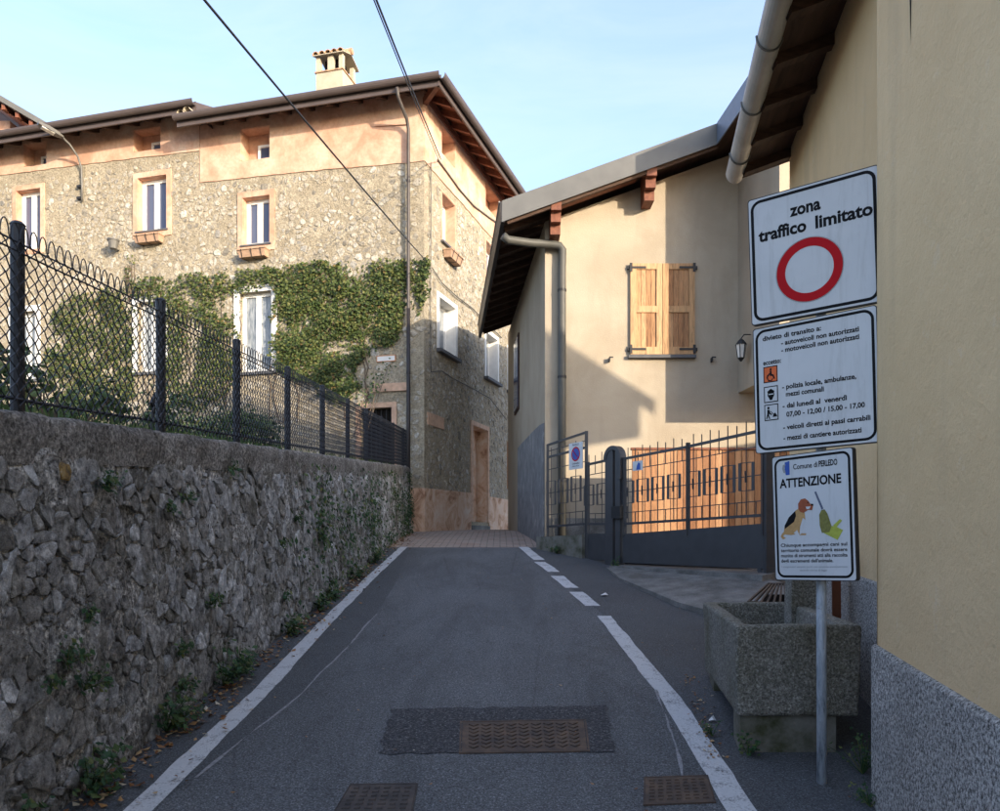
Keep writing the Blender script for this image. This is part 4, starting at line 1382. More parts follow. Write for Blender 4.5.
# soffit boarding and rafters
mb = MB().prism([rp(XE + .01, YR0 + .01, -.05), rp(XJ + .02, YR0 + .01, -.05), rp(XJ + .02, YV0 + .02, -.05), rp(XR - .1, YV0 + .02, -.05), rp(XR - .1, YR1, -.05), rp(XE + .01, YR1 - .01, -.05)], (0, 0, .045))
fix_normals(mb.build('soffit', 'dark_wood', rf))
y = YR0 + .5
while y < YR1:
    MB().bar(rp(XE + .03, y, -.11), rp(XE + 1.0, y, -.11), .09, .11).build('rafter', 'dark_wood', rf); y += .55
MB().bar(rp(XE + .03, YR0 + .06, -.13), rp(XJ, YR0 + .06, -.13), .05, .13).build('barge_rafter', 'dark_wood', rf)
# thin tongue-and-groove strip behind the flashing that catches the sun
MB().bar(rp(1.0, YR0 + .30, -.10), rp(2.35, YR0 + .30, -.10), .30, .03).build('soffit_board', 'red_wood', rf)
# carved purlin ends
def purlin(px, ytop):
    x = (px - CX) / F * 13.1
    zt_ = 7.06 + .36 * (x - .083) - .06
    mb = MB()
    for (y0_, dz0, dz1) in ((YR0 + .02, -.20, 0), (YR0 + .12, -.36, -.2), (YR0 + .25, -.52, -.36)):
        mb.box(x - .085, x + .085, y0_, YF + .05, zt_ + dz0 + .002, zt_ + dz1)
    mb.build('purlin_end', 'red_wood', rf)
purlin(556, 0); purlin(651, 0)
# grey downpipe: elbow from the gutter, then down the front wall
xp = (562 - CX) / F * (YF - .1)
pz_ = [at(503, 236, YR0 + .15), at(508, 240, YR0 + .2), at(530, 243, YF - .2), at(552, 244.5, YF - .12), at(559.5, 246, YF - .11), at(562.5, 250, YF - .1), V(xp, YF - .1, 6.3), V(xp, YF - .1, 4), V(xp, YF - .1, 1.4)]
dp = MB().tube(pz_, .07, 12).build('downpipe', 'pipe_grey', sh, smooth=True)
for z_ in (2.6, 4.4, 5.9):
    MB().tube([(xp, YF - .1, z_), (xp, YF - .1, z_ + .04)], .078, 12).build('clamp', 'iron', dp)
# shutters
def shutters():
    r = rect(FS, 630, 694, 264.5, 355)
    a, b, c, d = r
    m_ = (a + b) / 2
    MB().fbox(FS, a - .04, b + .02, 0.0, .085, c - .065, c - .01).build('sill', 'slate_sill', sh)
    for k_, (p, q) in enumerate(((a, m_ - .004), (m_ + .004, b))):
        st = .10
        mb = MB()
        mb.fbox(FS, p, p + st, .01, .055, c, d).fbox(FS, q - st, q, .01, .055, c, d)
        for z0_, z1_ in ((c, c + .13), ((c + d) / 2 - .06, (c + d) / 2 + .05), (d - .10, d)):
            mb.fbox(FS, p + st, q - st, .01, .053, z0_, z1_)
        s_ = mb.build('shutter', 'shutter_wood', sh)
        w_ = (q - p - 2 * st)
        for i_ in range(4):
            u0_, u1_ = p + st + w_ * i_ / 4 + .003, p + st + w_ * (i_ + 1) / 4 - .003
            for z0_, z1_ in ((c + .13, (c + d) / 2 - .06), ((c + d) / 2 + .05, d - .10)):
                MB().fbox(FS, u0_, u1_, .008, .030, z0_, z1_).build('plank', 'shutter_panel', s_)
        e = p if k_ == 0 else q
        sg = 1 if k_ == 0 else -1
        for z_ in (c + .09, d - .07):
            mb = MB().fbox(FS, min(e, e + sg * .27), max(e, e + sg * .27), .056, .064, z_ - .018, z_ + .018)
            mb.fbox(FS, min(e - sg * .015, e + sg * .03), max(e - sg * .015, e + sg * .03), .056, .070, z_ - .075, z_ + .075)
            mb.fbox(FS, min(e - sg * .05, e), max(e - sg * .05, e), .0, .05, z_ - .025, z_ + .025)
            mb.build('hinge', 'iron', s_)
shutters()
# shutter catches on the wall
for px, py in ((609, 359), (711, 359)):
    u_, z_ = FS.uz(px, py)
    mb = MB().fbox(FS, u_ - .01, u_ + .01, 0, .1, z_ - .06, z_ + .01).fbox(FS, u_ - .01, u_ + .06, .08, .1, z_ - .0, z_ + .02)
    mb.build('shutter_catch', 'iron', sh)
# wall lantern on the bay
lx, ly, lz = XP + K * (-.55) - .16, YF - .55, at(743, 350, 13.0).z
lan = empty('wall_lantern', (lx, ly, lz - .2))
tag(lan, 'black framed wall lantern with pale glass on the projecting bay', 'lantern')
mb = MB(); rt, rb = .085, .055
for k_ in range(6):
    a0, a1 = math.pi * k_ / 3, math.pi * (k_ + 1) / 3
    mb.add([(lx + math.cos(a0) * rb, ly + math.sin(a0) * rb, lz - .12), (lx + math.cos(a1) * rb, ly + math.sin(a1) * rb, lz - .12), (lx + math.cos(a1) * rt, ly + math.sin(a1) * rt, lz + .1), (lx + math.cos(a0) * rt, ly + math.sin(a0) * rt, lz + .1)], [(0, 1, 2, 3)])
mb.build('glass', 'lantern_glass', lan)
mb = MB()
for k_ in range(6):
    a0 = math.pi * k_ / 3
    mb.bar((lx + math.cos(a0) * rb, ly + math.sin(a0) * rb, lz - .12), (lx + math.cos(a0) * rt, ly + math.sin(a0) * rt, lz + .1), .012, .012)
mb.tube([(lx, ly, lz + .1), (lx, ly, lz + .17), (lx, ly, lz + .2)], [.1, .05, .015], 6).tube([(lx, ly, lz - .18), (lx, ly, lz - .12)], [.015, .06], 6)
mb.build('cage', 'iron', lan)
MB().tube([(lx, ly, lz + .2), (lx + .05, ly, lz + .27), (lx + .17, ly, lz + .27)], .010, 6).build('arm', 'iron', lan)

# ------------------------------------------------------------------ low wall, railing, gate
pA = Vector((0.83, 13.38, 0)); pB = Vector((1.375, 12.47, 0)); pC = Vector((1.765, 11.62, 0)); pD = Vector((3.20, 9.32, 0))
def seg_face(p, q):
    d = (q - p).normalized(); return Face((p.x, p.y), (d.x, d.y), (-d.y, d.x) if False else (d.y, -d.x)), (q - p).length
fAB, LAB = seg_face(pA, pB); fBC, LBC = seg_face(pB, pC); fCD, LCD = seg_face(pC, pD)
# outward normals toward the lane
for f_ in (fAB, fBC, fCD):
    if f_.n.y > 0: f_.n = -f_.n
lw = MB(); P = fAB.P
zA1, zB1 = 1.655, 1.685
lw.hexa([P(-.25, 1.1, -.10), P(LAB, 1.1, -.10), P(LAB, 1.1, .08), P(-.25, 1.1, .08), P(-.25, zA1, -.10), P(LAB, zB1, -.10), P(LAB, zB1, .08), P(-.25, zA1, .08)])
tag(lw.build('low_wall', 'mossy_concrete'), 'low mossy concrete wall carrying the tall railing panel', 'wall')

def railing(fc, L, zb0, zb1, zt0, zt1, root, nb, spike=.16, motif=True, stubs=True, mat='anthracite', posts=True):
    """welded panel: rails, bars with spikes, square motifs"""
    P = fc.P
    zb_ = lambda u: zb0 + (zb1 - zb0) * u / L
    zt_ = lambda u: zt0 + (zt1 - zt0) * u / L
    def rail(f, w, h, nm='rail'):
        MB().bar(P(0, zb_(0) + (zt_(0) - zb_(0)) * f, .0), P(L, zb_(L) + (zt_(L) - zb_(L)) * f, .0), w, h).build(nm, mat, root)
    rail(0.0, .03, .035); rail(1.0, .03, .035)
    for f in (.17, .48, .82): rail(f, .008, .012, 'thin_rail')
    for i_ in range(nb):
        u_ = L * (i_ + .5) / nb
        full = i_ % 2 == 0 or not stubs
        H = zt_(u_) - zb_(u_)
        if full:
            MB().bar(P(u_, zb_(u_), .004), P(u_, zt_(u_) + spike, .004), .012, .012).build('bar', mat, root)
            if motif:
                w_ = L / nb * .70; z0_, z1_ = zb_(u_) + H * .31, zb_(u_) + H * .65
                mb = MB()
                for sg in (-1, 1):
                    mb.fbox(fc, u_ + sg * w_ - .018, u_ + sg * w_ + .018, -.008, .010, z0_, z1_)
                    mb.fbox(fc, min(u_, u_ + sg * w_), max(u_, u_ + sg * w_), -.004, .006, z0_ - .004, z0_ + .006)
                    mb.fbox(fc, min(u_, u_ + sg * w_), max(u_, u_ + sg * w_), -.004, .006, z1_ - .006, z1_ + .004)
                    zm = (z0_ + z1_) / 2
                    mb.bar(P(u_ + sg * w_ * .1, zm + H * .07, .012), P(u_ + sg * w_ * .1, zm - H * .07, .012), .02, .01)
                mb.build('square_motif', mat, root)
        else:
            MB().bar(P(u_, zt_(u_) - H * .18, .004), P(u_, zt_(u_) + spike * .8, .004), .012, .012).build('bar', mat, root)
            MB().bar(P(u_, zb_(u_), .004), P(u_, zb_(u_) + H * .17, .004), .012, .012).build('bar', mat, root)
# tall panel beside the house corner
rl = empty('railing', (pA.x, pA.y, 1.6))
tag(rl, 'tall dark iron railing panel carrying the no-parking plate', 'railing')
railing(fAB, LAB, 1.83, 1.86, 3.02, 3.08, rl, 6, spike=.15)
MB().bar(fAB.P(-.02, 1.66, 0), fAB.P(-.02, 3.24, 0), .045, .045).build('post', 'anthracite', rl)
MB().bar(fAB.P(LAB + .01, 1.25, 0), fAB.P(LAB + .01, 3.34, 0), .05, .05).build('post', 'anthracite', rl)
MB().bar(fAB.P(-.02, 3.23, 0), fAB.P(LAB + .01, 3.32, 0), .03, .035).build('rail', 'anthracite', rl)
MB().bar(fAB.P(-.02, 3.12, 0), fAB.P(LAB + .01, 3.19, 0), .01, .012).build('thin_rail', 'anthracite', rl)
# pedestrian gate between panel and pillar
pg = empty('pedestrian_gate', (pB.x, pB.y, 1.3))
tag(pg, 'narrow dark iron gate between the railing panel and round-topped pillar', 'gate')
railing(fBC, LBC - .17, 1.86, 1.84, 2.80, 2.82, pg, 4, spike=.15)
MB().fbox(fBC, .05, LBC - .18, -.012, .012, 1.29, 1.70).build('kick_panel', 'anthracite', pg)
MB().bar(fBC.P(.07, 1.27, 0), fBC.P(.07, 2.84, 0), .045, .045).build('stile', 'anthracite', pg)
MB().bar(fBC.P(LBC - .2, 1.27, 0), fBC.P(LBC - .2, 2.86, 0), .04, .04).build('stile', 'anthracite', pg)
# pillar with rounded head
gp = empty('gate_pillar', (pC.x, pC.y, 1.1))
tag(gp, 'dark steel gate pillar with rounded head and lock', 'pillar')
P = fCD.P
def arch(u0, u1, z0, z1, n=10):
    r_ = (u1 - u0) / 2; um = (u0 + u1) / 2
    return [(u0, z0), (u1, z0)] + [(um + r_ * math.cos(math.pi * k_ / n), z1 - r_ + r_ * math.sin(math.pi * k_ / n)) for k_ in range(n + 1)]
for (a_, b_, t_) in ((-.24, -.06, .12), (-.02, .09, .10)):
    poly = [P(u_, z_, -t_ / 2) for u_, z_ in arch(a_ if a_ < -.1 else a_, b_, 1.08, 2.98 if a_ < -.1 else 2.95)]
    fix_normals(MB().prism(poly, fCD.n * t_).build('upright', 'anthracite', gp))
outer = arch(-.27, .12, 2.5, 3.01, 14); inner = arch(-.21, .06, 2.5, 2.95, 14)
mb = MB(); n = len(outer)
vs = [P(u_, z_, o) for o in (-.05, .07) for (u_, z_) in outer] + [P(u_, z_, o) for o in (-.05, .07) for (u_, z_) in inner]
fs = []
for i_ in range(1, n - 1):
    j = i_ + 1
    fs += [(i_, j, n + j, n + i_), (2 * n + j, 2 * n + i_, 3 * n + i_, 3 * n + j), (n + i_, n + j, 3 * n + j, 3 * n + i_), (j, i_, 2 * n + i_, 2 * n + j)]
fix_normals(mb.add(vs, fs).build('rounded_head', 'anthracite', gp))
MB().fbox(fCD, -.06, .14, -.06, .09, 1.92, 2.10).build('lock_box', 'iron', gp)
# double drive gate
dg = empty('driveway_gate', (pD.x, pD.y, 1.1))
tag(dg, 'wide dark iron driveway gate with solid lower panel and spiked bars', 'gate')
u0_, u1_ = .14, LCD
class SubFace(Face):
    pass
mid = (fCD.u(688))
for (a_, b_, t0, t1) in ((u0_, mid - .03, 2.80, 2.845), (mid + .03, u1_ - .10, 2.85, 2.92)):
    o_ = fCD.P(a_, 0, 0)
    f2 = Face((o_.x, o_.y), fCD.d, fCD.n)
    L_ = b_ - a_
    kk = lambda u: (u - u0_) / (u1_ - u0_)
    railing(f2, L_, 1.84 + .06 * kk(a_), 1.84 + .06 * kk(b_), t0, t1, dg, 8, spike=.15)
for u_, zt_ in ((u0_, 2.82), (mid, 2.90), (u1_ - .06, 3.0)):
    MB().bar(fCD.P(u_, 1.66, 0), fCD.P(u_, zt_, 0), .055, .05).build('stile', 'anthracite', dg)
P = fCD.P
MB().hexa([P(u0_ - .02, 1.265, -.02), P(u1_, 1.255, -.02), P(u1_, 1.255, .02), P(u0_ - .02, 1.265, .02), P(u0_ - .02, 1.69, -.02), P(u1_, 1.80, -.02), P(u1_, 1.80, .02), P(u0_ - .02, 1.69, .02)]).build('kick_panel', 'anthracite', dg)
MB().bar(P(u1_ + .02, .85, 0), P(u1_ + .02, 3.05, 0), .10, .10).build('gate_post', 'anthracite', dg)
MB().bar(P(u1_ - .12, 1.26, 0), P(u1_ + .0, 1.06, 0), .05, .06).build('brace', 'anthracite', dg)

# no-parking plate on the railing
def plate_local(root, C0, u, v, n):
    def q(x, y, o): return C0 + u * x + v * y + n * o
    return q
u_a, u_b = fAB.u(570.5), fAB.u(584)
zc = fAB.uz(577, 456)[1]
np_ = empty('no_parking_plate', fAB.P((u_a + u_b) / 2, zc - .2, .03))
tag(np_, 'small white plate with red and blue no-parking disc on the railing', 'sign')
hp = .215
mb = MB().fbox(fAB, u_a, u_b, .022, .03, zc - hp, zc + hp); mb.build('plate', 'sign_white', np_)
def disc(fc, uc, z_c, r0, r1, o, name, mat, parent, n=28, sx=1.0):
    mb = MB(); vs = []
    for rr in (r0, r1):
        for k_ in range(n):
            a_ = 2 * math.pi * k_ / n
            vs.append(fc.P(uc + math.cos(a_) * rr * sx, z_c + math.sin(a_) * rr, o))
    mb.add(vs, [(k_, (k_ + 1) % n, n + (k_ + 1) % n, n + k_) for k_ in range(n)])
    return mb.build(name, mat, parent)
uc = (u_a + u_b) / 2
disc(fAB, uc, zc + .03, .0, .095, .0305, 'disc_field', 'sign_blue', np_)
disc(fAB, uc, zc + .03, .095, .118, .0312, 'red_ring', 'sign_red', np_)
MB().bar(fAB.P(uc - .07, zc + .10, .0316), fAB.P(uc + .07, zc - .04, .0316), .0012, .028, up=fAB.n).build('red_bar', 'sign_red', np_)

# text helper: font curve turned into a mesh laid on a plane
def text_mesh(txt, size, bold=0.0, spacing=1.0, align='LEFT'):
    cu = bpy.data.curves.new('lettering', 'FONT')
    cu.body = txt; cu.size = size; cu.offset = bold; cu.space_character = spacing
    cu.align_x = align; cu.resolution_u = 3
    ob = bpy.data.objects.new('lettering', cu)
    COL.objects.link(ob)
    dg_ = bpy.context.evaluated_depsgraph_get()
    me = bpy.data.meshes.new_from_object(ob.evaluated_get(dg_))
    vs = [tuple(v.co) for v in me.vertices]; fs = [tuple(p.vertices) for p in me.polygons]
    bpy.data.objects.remove(ob); bpy.data.curves.remove(cu); bpy.data.meshes.remove(me)
    return vs, fs
def lettering(txt, q, x0, x1, y, h, o, parent, mat='sign_black', bold=.012, name='lettering', shear=0.0):
    """fit text between x0 and x1 on baseline y with cap height h"""
    vs, fs = text_mesh(txt, 1.0, bold)
    if not vs: return
    mx0 = min(v[0] for v in vs); mx1 = max(v[0] for v in vs)
    kx = (x1 - x0) / (mx1 - mx0); ky = h / 0.70
    mb = MB().add([q(x0 + (v[0] - mx0) * kx, y + v[1] * ky, o) for v in vs], fs)
    return mb.build(name, mat, parent)
qn = lambda x, y, o: fAB.P(uc + x, zc + y, o)
lettering('PASSO', qn, -.085, .085, .165, .035, .0308, np_, name='lettering')
lettering('CARRABILE', qn, -.10, .10, -.135, .026, .0308, np_)
lettering('COMUNE DI PERLEDO', qn, -.10, .10, -.175, .020, .0308, np_)

# plank fence behind the gate
pfz = empty('plank_fence', (3.1, 12.35, 1.6))
tag(pfz, 'orange wooden plank fence standing behind the driveway gate', 'fence')
YW = 12.35
x = (632 - CX) / F * YW; xe = 4.6
i_ = 0
while x < xe:
    w_ = .088
    zt_ = 3.02 + rnd.uniform(-.003, .003)
    MB().box(x, x + w_, YW - .02 + rnd.uniform(-.004, .004), YW + .02, 1.5, zt_).build('plank', 'orange_plank', pfz)
    x += w_ + .014; i_ += 1
MB().box((632 - CX) / F * YW - .02, xe, YW - .045, YW + .04, 3.025, 3.06).build('cap_rail', 'red_wood', pfz)
for x_ in (2.2, 3.3, 4.4): MB().box(x_, x_ + .08, YW + .025, YW + .10, 1.4, 3.0).build('post', 'red_wood', pfz)
# yard behind the gate
mb = MB().add([(1.2, 13.55, 1.60), (8.5, 13.55, 1.60), (8.5, 9.0, 1.20), (3.4, 9.4, 1.20), (1.95, 11.7, 1.26), (1.4, 12.6, 1.5)], [(0, 5, 4, 3, 2, 1)])
tag(fix_normals(mb.build('yard', 'apron_concrete')), kind='structure')
# pale low kerb wall seen under and behind the gate
u_a, z_ = fCD.uz(634, 472)
bs = empty('beware_plate', fCD.P(fCD.u(638.5), 2.5, .02))
tag(bs, 'small white and blue plate hung on the driveway gate beside the pillar', 'sign')
a, b, c, d = rect(fCD, 633.5, 643.5, 461, 470.5)
MB().fbox(fCD, a, b, .012, .018, c, d).build('plate', 'sign_white', bs)
m_ = (a + b) / 2
MB().prism([fCD.P(m_ - .03, c + .01, .0185), fCD.P(m_ + .06, c + .01, .0185), fCD.P(m_ + .055, d - .04, .0185), fCD.P(m_ + .02, d - .02, .0185), fCD.P(m_ - .01, d - .06, .0185)], fCD.n * .001).build('dog_silhouette', 'sign_blue', bs)
# facade base stonework glimpsed through the railing
MB().fbox(FS, .12, 1.25, 0.0, .06, 1.2, 1.98).build('stone_base', 'apron_concrete', sh)

# concrete apron in front of the gate
ap = [g(597, 583), g(628, 571), g(706, 571), (g(768, 574)), g(742, 612), g(668, 618)]
ap = [Vector((p.x, p.y, 0)) for p in ap]
mb = MB()
apx = [(1.55, 11.35), (2.0, 11.45), (3.1, 9.45), (3.5, 8.2), (2.95, 6.9), (2.45, 7.35), (1.95, 8.6), (1.60, 10.4)]
apz = [1.20, 1.235, 1.17, 1.02, zr(6.9) + .12, zr(7.35) + .07, zr(8.6) + .055, zr(10.4) + .03]
top = []
for (x, y) in apx:
    top.append(Vector((x, y, apz[len(top)])))
cx_ = sum((p.x for p in top)) / len(top); cy_ = sum((p.y for p in top)) / len(top)
n = len(top)
ctr = Vector((2.4, 9.2, 1.055))
mb.add([ctr] + top + [p - Vector((0, 0, .2)) for p in top], [(0, 1 + i_, 1 + (i_ + 1) % n) for i_ in range(n)] + [(1 + i_, 1 + n + i_, 1 + n + (i_ + 1) % n, 1 + (i_ + 1) % n) for i_ in range(n)])
tag(fix_normals(mb.build('driveway_apron', 'apron_concrete')), kind='structure')
# kerb stone step below the gate
mb = MB(); P = fCD.P
mb.hexa([P(.05, 1.0, -.3), P(LCD + .1, .8, -.3), P(LCD + .1, .8, .22), P(.05, 1.0, .22), P(.05, 1.245, -.3), P(LCD + .1, 1.24, -.3), P(LCD + .1, 1.19, .22), P(.05, 1.225, .22)])
tag(mb.build('threshold', 'apron_concrete'), kind='structure')

# ------------------------------------------------------------------ near house along the street (right)
KN = 0.182
nh = empty('ochre_house', (2.2, 4, .3))
tag(nh, 'ochre plastered house with speckled roughcast base and pale eaves gutter', 'house')
XW1 = lambda y: 1.76 + KN * (y - 3.64)
XW2 = lambda y: 2.97 + KN * (y - 8.0)
XBk = lambda y: 5.55 + KN * (y - 8.0)
Y0n, Y1n, YCn = -7.0, 8.0, 3.64
ZEV = 5.55
mb = MB()
def vwall(mb, a, b, z0, z1): mb.add([(a[0], a[1], z0), (b[0], b[1], z0), (b[0], b[1], z1), (a[0], a[1], z1)], [(0, 1, 2, 3)])
w1a, w1b = (XW1(YCn), YCn), (XW1(Y0n), Y0n)
w2a, w2b = (XW2(Y1n), Y1n), (XW2(YCn), YCn)
ZW = 5.75
for a_, b_ in ((w2a, w2b), (w2b, w1a), (w1a, w1b), (w1b, (XBk(Y0n), Y0n)), ((XBk(Y0n), Y0n), (XBk(Y1n), Y1n)), ((XBk(Y1n), Y1n), w2a)):
    vwall(mb, a_, b_, -1.2, ZW)
mb.build('wall', 'ochre_plaster', nh)
# speckled base, a touch proud, with a bevelled top edge
def base_strip(fa, z_at, y0, y1, th):
    mb = MB(); ys = [y0 + (y1 - y0) * i_ / 24 for i_ in range(25)]
    for y in ys:
        x = fa(y); zt_ = z_at(y) + .006 * mnoise.noise((y * 5, 1, 1))
        mb.v += [(x - th, y, -1.2), (x - th, y, zt_ - .015), (x - th * .4, y, zt_), (x + .02, y, zt_ + .002)]
    for i_ in range(24):
        for k_ in range(3): mb.f.append((i_ * 4 + k_, i_ * 4 + k_ + 1, (i_ + 1) * 4 + k_ + 1, (i_ + 1) * 4 + k_))
    e = 24 * 4
    mb.f.append((e, e + 1, e + 2, e + 3)); mb.f.append((3, 2, 1, 0))
    return fix_normals(mb.build('roughcast_base', 'roughcast', nh))
base_strip(XW1, lambda y: 1.11 + .045 * (y - 3.64), Y0n, YCn + .02, .022)
base_strip(XW2, lambda y: 1.33 + .05 * (y - 5), YCn + .03, Y1n, .022)
# corner edge softened plaster bead
MB().tube([(XW1(YCn) + .012, YCn - .008, 1.1), (XW1(YCn) + .012, YCn - .008, ZW)], .016, 8).build('corner_bead', 'ochre_plaster', nh, smooth=True)
# crack high on the wall
ca, cb = Face((XW1(0), 0), (KN, 1), (-1, KN)), None
u_a, z_a = ca.uz(911, 46); u_b, z_b = ca.uz(911, -20)
MB().add([ca.P(u_a, z_a, .002), ca.P(u_a + .012, z_a + .25, .002), ca.P(u_b + .012, z_b, .002), ca.P(u_b - .012, z_b, .002), ca.P(u_a - .008, z_a + .25, .002)], [(0, 1, 2, 3, 4)]).build('crack', 'dark_void', nh)
# roof with eaves over the street
zg = EYE + (HY - 175) / F * 8.0            # gutter height
XG = lambda y: 2.43 + KN * (y - 8.0)
sl = .36
mid_x = lambda y: XW2(y) + 1.75
def rpt(x, y, dz=0): return Vector((x, y, zg + .08 + sl * (x - XG(y)) + dz))
ye = 8.12
mb = MB()
for (yy) in (ye, Y0n - .2):
    pass
A, B = rpt(XG(ye) + .02, ye), rpt(XG(Y0n) + .02, Y0n)
A2, B2 = rpt(mid_x(ye), ye), rpt(mid_x(Y0n), Y0n)
A3, B3 = Vector((XBk(ye) + .35, ye, A2.z - .42)), Vector((XBk(Y0n) + .35, Y0n, B2.z - .42))
mb.prism([A, B, B2, A2], (0, 0, .16)); mb.prism([A2, B2, B3, A3], (0, 0, .16))
nrf = fix_normals(mb.build('roof', 'roof_tile', nh))
# soffit: boards with rafters
y = 7.98
while y > -1.0:
    A_, B_ = rpt(XG(y) + .06, y, -.045), rpt(XW2(y) + .25, y, -.045)
    MB().bar(A_, B_, .10, .13).build('rafter', 'dark_wood', nrf); y -= .60
MB().prism([rpt(XG(ye) + .03, ye - .01, -.03), rpt(XG(Y0n) + .03, Y0n, -.03), rpt(XW2(Y0n) + .3, Y0n, -.03), rpt(XW2(ye) + .3, ye - .01, -.03)], (0, 0, .028)).build('soffit', 'dark_wood', nrf)
MB().bar(rpt(XG(ye) + .02, ye + .012, .04), rpt(mid_x(ye), ye + .012, .04), .03, .22).build('verge_board', 'dark_wood', nrf)
# gutter: pale round-bottomed trough with straps
mb = MB(); n = 13; RG = .095
for yy in (ye + .06, Y0n):
    for rr in (RG, RG - .012):
        rng = range(n) if rr == RG else range(n - 1, -1, -1)
        for i_ in rng:
            a_ = math.pi * i_ / (n - 1)
            mb.v.append((XG(yy) - math.cos(a_) * rr, yy, zg + .10 - math.sin(a_) * rr * 1.15))
m2 = 2 * n
for i_ in range(m2): mb.f.append((i_, (i_ + 1) % m2, m2 + (i_ + 1) % m2, m2 + i_))
mb.f.append(tuple(range(m2))); mb.f.append(tuple(range(2 * m2 - 1, m2 - 1, -1)))
gt = fix_normals(mb.build('gutter', 'gutter_metal', nrf, smooth=False))
for y in (7.75, 6.85, 5.95, 5.05):
    pts = [(XG(y) - math.cos(math.pi * k_ / 10) * (RG + .006), y, zg + .10 - math.sin(math.pi * k_ / 10) * (RG * 1.15 + .006)) for k_ in range(11)]
    MB().tube(pts, .009, 6).build('gutter_strap', 'grey_metal', nrf)
fix_normals(MB().prism([(XG(ye + .065) + math.cos(math.pi * k_ / 10) * RG, ye + .062, zg + .10 - math.sin(math.pi * k_ / 10) * RG * 1.15) for k_ in range(11)], (0, .006, 0)).build('gutter_cap', 'gutter_metal', nrf))

# added shadow casters beyond the frame, shaped to shade lane and shutter house
TE = math.tan(R(SUN_EL)); SA, CA = math.sin(R(SUN_AZ)), math.cos(R(SUN_AZ))
def sq(s, q, z): return (s * CA + q * SA, s * SA - q * CA, z)
nb = empty('shadow_gable', sq(8, 5, 1.5))
tag(nb, 'added gabled shadow caster, out of view behind the ochre house', 'house')
def zw(w, q): return w + q * TE
q0, q1 = 3.0, 7.5
def sw_(x, y, z): return (x * CA + y * SA, z - (x * SA - y * CA) * TE)
sA, wA = sw_(.785, 13.6, 5.26); sB, wB = sw_(2.70, 13.6, 4.04)
wLow = max(sw_(2.08, 12.35, 3.15)[1], sw_(2.5, 13.6, 3.75)[1] - .3)
kW = (wB - wA) / (sB - sA); sT = sB - 3.7; wT = wB + kW * (sT - sB)
mb = MB()
def block(s0, s1, zb0, za, zb1, qe=None):
    qe = qe or q1
    p = [sq(s0, q0, zb0), sq(s1, q0, zb0), sq(s1, qe, zb0), sq(s0, qe, zb0), sq(s0, q0, za), sq(s1, q0, zb1), sq(s1, qe, zb1), sq(s0, qe, za)]
    mb.hexa(p)
wtop_ = lambda s: wT if s < sT else wT + kW * (s - sT)
sO = sw_(2.05, 12.35, 3)[0] - .05; sE = sw_(2.44, 13.6, 3)[0]
block(sT - 2.9, sT, -1, zw(wT, q0) - .2, zw(wT, q0) - .2)
block(sT, sO, -1, zw(wT, q0) - .2, zw(wtop_(sO), q0) - .2)
block(sO, sE, zw(wLow, q0), zw(wtop_(sO), q0) - .2, zw(wtop_(sE), q0) - .2, q0 + .25)
mb.build('wall', 'ochre_plaster', nb)
mb = MB()
def rslab(s0, s1, qe):
    za, zb2 = zw(wtop_(s0), q0) - .19, zw(wtop_(s1), q0) - .19
    mb.prism([sq(s0, q0 - .01, za), sq(s1, q0 - .01, zb2), sq(s1, qe, zb2), sq(s0, qe, za)], (0, 0, .19))
rslab(sT - 3.0, sT, q1 + .2); rslab(sT, sO, q1 + .2); rslab(sO, sB, q0 + .3)
fix_normals(mb.build('roof', 'roof_tile', nb))
gr_ = MB()  # added unseen block, placed to shade the right end of the plank fence
sG = sw_(3.56, 12.35, 3)[0]
p = [sq(sG, -2, .8), sq(sG + 2.2, -2, .8), sq(sG + 2.2, 1.5, .8), sq(sG, 1.5, .8)]
gr_.hexa(p + [(v[0], v[1], 4.5) for v in p])
ga = gr_.build('shadow_block', 'ochre_plaster'); tag(ga, 'added plain block, out of view, shading the end of the plank fence', 'shadow_block')
p2 = [(v[0], v[1], 4.502) for v in [sq(sG, -2.05, 0), sq(sG + 2.25, -2.05, 0), sq(sG + 2.25, 1.55, 0), sq(sG, 1.55, 0)]]
MB().prism(p2, (0, 0, .12)).build('roof', 'roof_tile', ga)

